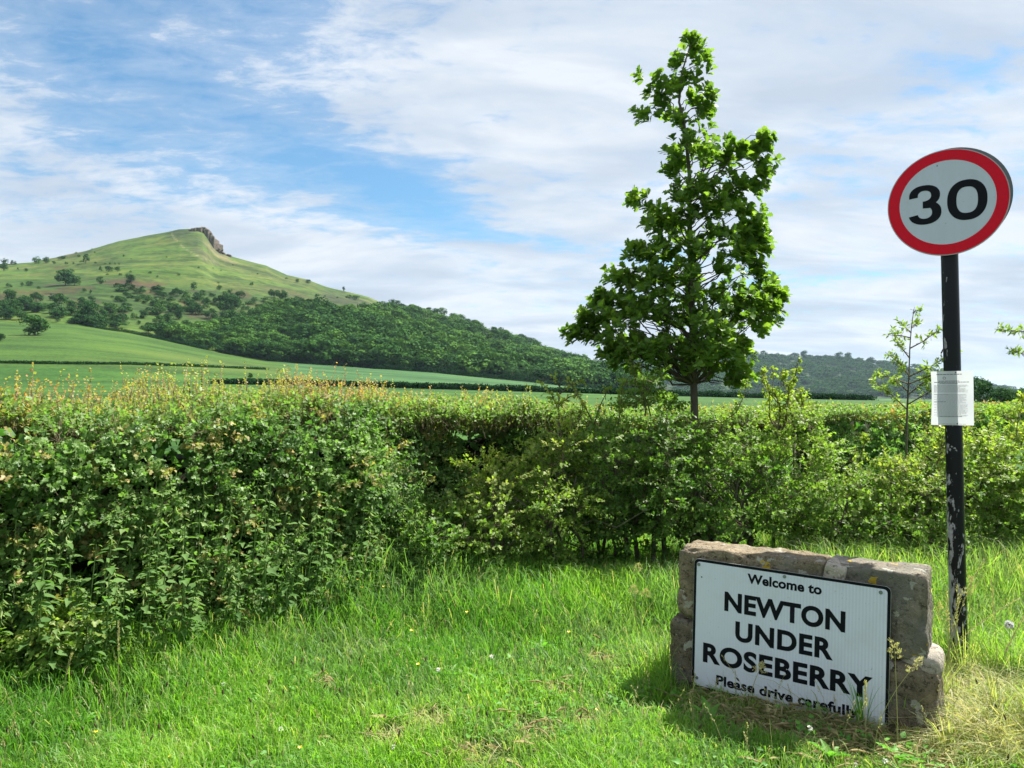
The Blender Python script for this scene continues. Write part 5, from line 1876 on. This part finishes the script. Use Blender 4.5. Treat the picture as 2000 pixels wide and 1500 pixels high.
def tuft(px, py, n, hgt, label, dry=0.0, spread=.04):
    (x, y), = pix_ground([px], [py])
    t = thing('grass_tuft', label, 'grass tuft', (x, y, float(gz(x, y))), (0, 0, 0), 'coarse grass tufts on the verge')
    acc = Acc()
    for k in range(n):
        a = rng.uniform(0, 6.28)
        L = hgt * rng.uniform(.6, 1.15)
        ln = rng.uniform(.1, .65)
        kk = np.linspace(0, 1, 6)
        P = np.stack([math.cos(a) * (spread * .6 + ln * L * kk ** 1.8), math.sin(a) * (spread * .6 + ln * L * kk ** 1.8), L * kk * (1 - .3 * ln * kk)], 1)
        s = np.array([-math.sin(a), math.cos(a), 0]) * rng.uniform(.002, .004)
        wv_ = np.array([1, 1, .9, .75, .5, .06])[:, None]
        v = np.concatenate([P - s * wv_, P + s * wv_])
        f = [(i, i + 1, i + 7, i + 6) for i in range(5)]
        acc.add(v, f, np.tile(np.array([[rng.uniform(0, .8), dry * rng.uniform(.3, 1), 0]]), (12, 1)))
    tag(link('blades', acc.mesh('blades', M_GRASS), t), kind='stuff')
    return t


tuft(1685, 1425, 26, .30, 'dark grass tuft growing up in front of the lower right of the plate')
tuft(1590, 1400, 16, .16, 'short grass tuft under the middle of the plate')
tuft(1400, 1362, 16, .15, 'short grass tuft under the lower left corner of the plate')
tuft(1760, 1430, 30, .24, 'grass tuft at the right corner of the plate before the stone', .35)
tuft(1830, 1400, 40, .42, 'tall straw coloured tuft against the right end of the stone wall', .7)
tuft(1885, 1330, 40, .40, 'tall yellowing tuft around the foot of the black pole', .6)
tuft(1950, 1420, 36, .32, 'straw coloured tuft near the lower right corner', .75)
tuft(1850, 1470, 30, .20, 'low straw tuft below the right end of the sign', .8)
tuft(1300, 1330, 34, .34, 'yellow green tuft leaning on the left end of the stone wall', .35)
tuft(1255, 1300, 26, .28, 'green tuft a step left of the stone wall', .2)
tuft(960, 1290, 34, .22, 'dark bluish grass tuft in the middle of the verge')
tuft(1010, 1170, 30, .36, 'long grass tuft in front of the bushes')
tuft(690, 1170, 40, .45, 'tallest grass tuft at the end of the nettles')


def rosette(px, py, n, size, label, name='broad_leaf_weed'):
    (x, y), = pix_ground([px], [py])
    t = thing(name, label, 'weed', (x, y, float(gz(x, y))), (0, 0, rng.uniform(0, 6)), 'broad leaved weeds in the grass')
    for k in range(n):
        acc = Acc()
        a = k / n * 6.28 + rng.normal(0, .2)
        e = rng.uniform(.35, 1.0)
        acc.add(*leaves(np.array([[0, 0, .02]]), np.array([[math.cos(a), math.sin(a), e]]), np.array([[-math.cos(a) * .4, -math.sin(a) * .4, 1.0]]), size * rng.uniform(.8, 1.2), size * .36, LEAF_NETTLE, np.array([[rng.uniform(.4, 1), .05, 0]])))
        link('leaf', acc.mesh('leaf', M_WEED), t)
    return t


for px, py, nn, sz, lab in [(1385, 1415, 5, .13, 'bright broad leaved dock under the left half of the plate'), (880, 1330, 6, .10, 'broad leaved weed in the middle of the grass'), (940, 1345, 6, .09, 'broad leaved weed just right of the middle of the grass'), (790, 1420, 5, .09, 'broad leaved weed beside the dry patches'),
                            (1060, 1270, 5, .10, 'broad leaved weed in the shaded grass below the bushes'), (1760, 1495, 5, .10, 'rounded weed leaf at the bottom edge below the stone'), (1620, 1490, 5, .11, 'dark weed leaves at the bottom edge under the plate'), (160, 1420, 6, .09, 'broad leaved weed in the lower left grass'), (520, 1385, 5, .09, 'broad leaved weed in the left grass'), (1240, 1370, 5, .10, 'broad leaved weed left of the stone wall')]:
    rosette(px, py, nn, sz, lab)

M_YEL = simple('buttercup_petal', (.80, .55, .01), .35, .5)
M_WHT = simple('clover_flower', (.75, .74, .66), .7, .3)
M_FLUFF = leaf_mat('seed_fluff', (.62, .62, .62), (.75, .75, .75), (.7, .7, .7), .4, .8, .2, (1, 1, 1))


def flower(px, py, Y, kind, label, group):
    q = at(px, py, Y)
    t = thing({'butter': 'buttercup', 'clover': 'clover_flower', 'clock': 'dandelion_clock'}[kind], label, 'flower', (q.x, q.y, float(gz(q.x, q.y))), (0, 0, 0), group)
    h_ = max(.05, q.z - float(gz(q.x, q.y)))
    acc = Acc()
    tube(acc, [(.01, 0, 0), (.005, 0, h_ * .5), (0, 0, h_)], [.0018, .0015, .0012], 4, False, (.3, 0, 0))
    link('stem', acc.mesh('stem', M_WEED), t)
    acc = Acc()
    if kind == 'butter':
        for k in range(5):
            a = k * 1.2566
            acc = Acc()
            acc.add(*leaves(np.array([[0, 0, h_]]), np.array([[math.cos(a), math.sin(a) - .35, .5]]), np.array([[0, -.2, 1.0]]), .0125, .012, LEAF_HAW, np.array([[.5, 0, 0]])))
            link('petal', acc.mesh('petal', M_YEL), t)
    elif kind == 'clover':
        m = 46
        d = rand_unit(m)
        acc.add(*leaves(np.array([0, 0, h_]) + d * .004, d, rand_unit(m), .0095, .0045, LEAF_SIMPLE, np.tile([[.5, 0, 0]], (m, 1))))
        link('bloom', acc.mesh('bloom', M_WHT), t)
    else:
        m = 260
        d = rand_unit(m)
        acc.add(*leaves(np.array([0, 0, h_]) + d * .012, d, rand_unit(m), .012, .006, LEAF_SIMPLE, np.tile([[.5, 0, 0]], (m, 1))))
        tag(link('fluff', acc.mesh('fluff', M_FLUFF), t), kind='stuff')
        ca = Acc()
        tube(ca, [(0, 0, h_ - .005), (0, 0, h_ + .004)], [.004, .004], 6)
        link('core', ca.mesh('core', M_TWIG), t)


for px, py, Y, lab in [(229, 1331, 4.05, 'buttercup nearest to the left hedge'), (188, 1430, 3.5, 'buttercup in the lower left grass'), (330, 1479, 3.25, 'buttercup at the bottom left edge'), (586, 1461, 3.3, 'buttercup at the bottom edge right of the left pair'), (749, 1146, 5.2, 'buttercup in the long grass by the hedge recess'), (698, 1133, 5.3, 'upper of the buttercups at the end of the nettles'), (707, 1148, 5.2, 'lower of the buttercups at the end of the nettles'),
                       (816, 1298, 4.2, 'buttercup in the middle of the grass'), (804, 1232, 4.6, 'buttercup in the grass below the hedge recess'), (1111, 1235, 4.6, 'buttercup left of the stone wall in the shaded grass'), (912, 1196, 4.9, 'buttercup below the leftmost bushes'), (1167, 1388, 3.7, 'buttercup between the dry patches and the stone wall')]:
    flower(px, py, Y, 'butter', lab, 'buttercups in the grass')
for px, py, Y, lab in [(1582, 1422, 3.3, 'white clover flower under the middle of the plate'), (1670, 1494, 3.15, 'white clover flower at the bottom edge under the plate'), (1729, 1486, 3.15, 'white clover flower at the bottom edge below the right stone'), (548, 1424, 3.5, 'white clover flower in the left grass'), (437, 1336, 4.0, 'white clover flower among the left grass'), (768, 1470, 3.3, 'white clover flower by the brown patch at the bottom'), (856, 1308, 4.1, 'white clover flower in the middle of the grass'), (960, 1282, 4.3, 'white clover flower beside the dark tuft'), (196, 1312, 4.1, 'white flower at the foot of the left hedge')]:
    flower(px, py, Y, 'clover', lab, 'white clover flowers in the grass')
flower(1971, 1220, 4.0, 'clock', 'round white dandelion clock right of the pole', None)

# ------------------------------------------------------------------ the air
mh, nt, out = mat('haze_air')
vol = nt.n('ShaderNodeVolumePrincipled')
vol.inputs['Color'].default_value = (.60, .80, 1.0, 1)
vol.inputs['Density'].default_value = .00005
vol.inputs['Anisotropy'].default_value = .2
nt.t.links.new(vol.outputs[0], out.inputs['Volume'])
bm = bmesh.new()
bmesh.ops.create_cube(bm, size=1)
HZ = bm_obj('haze', bm, mh, None, (0, 1000, 130), None, False)
HZ.scale = (14900, 14900, 270)
tag(HZ, kind='stuff')
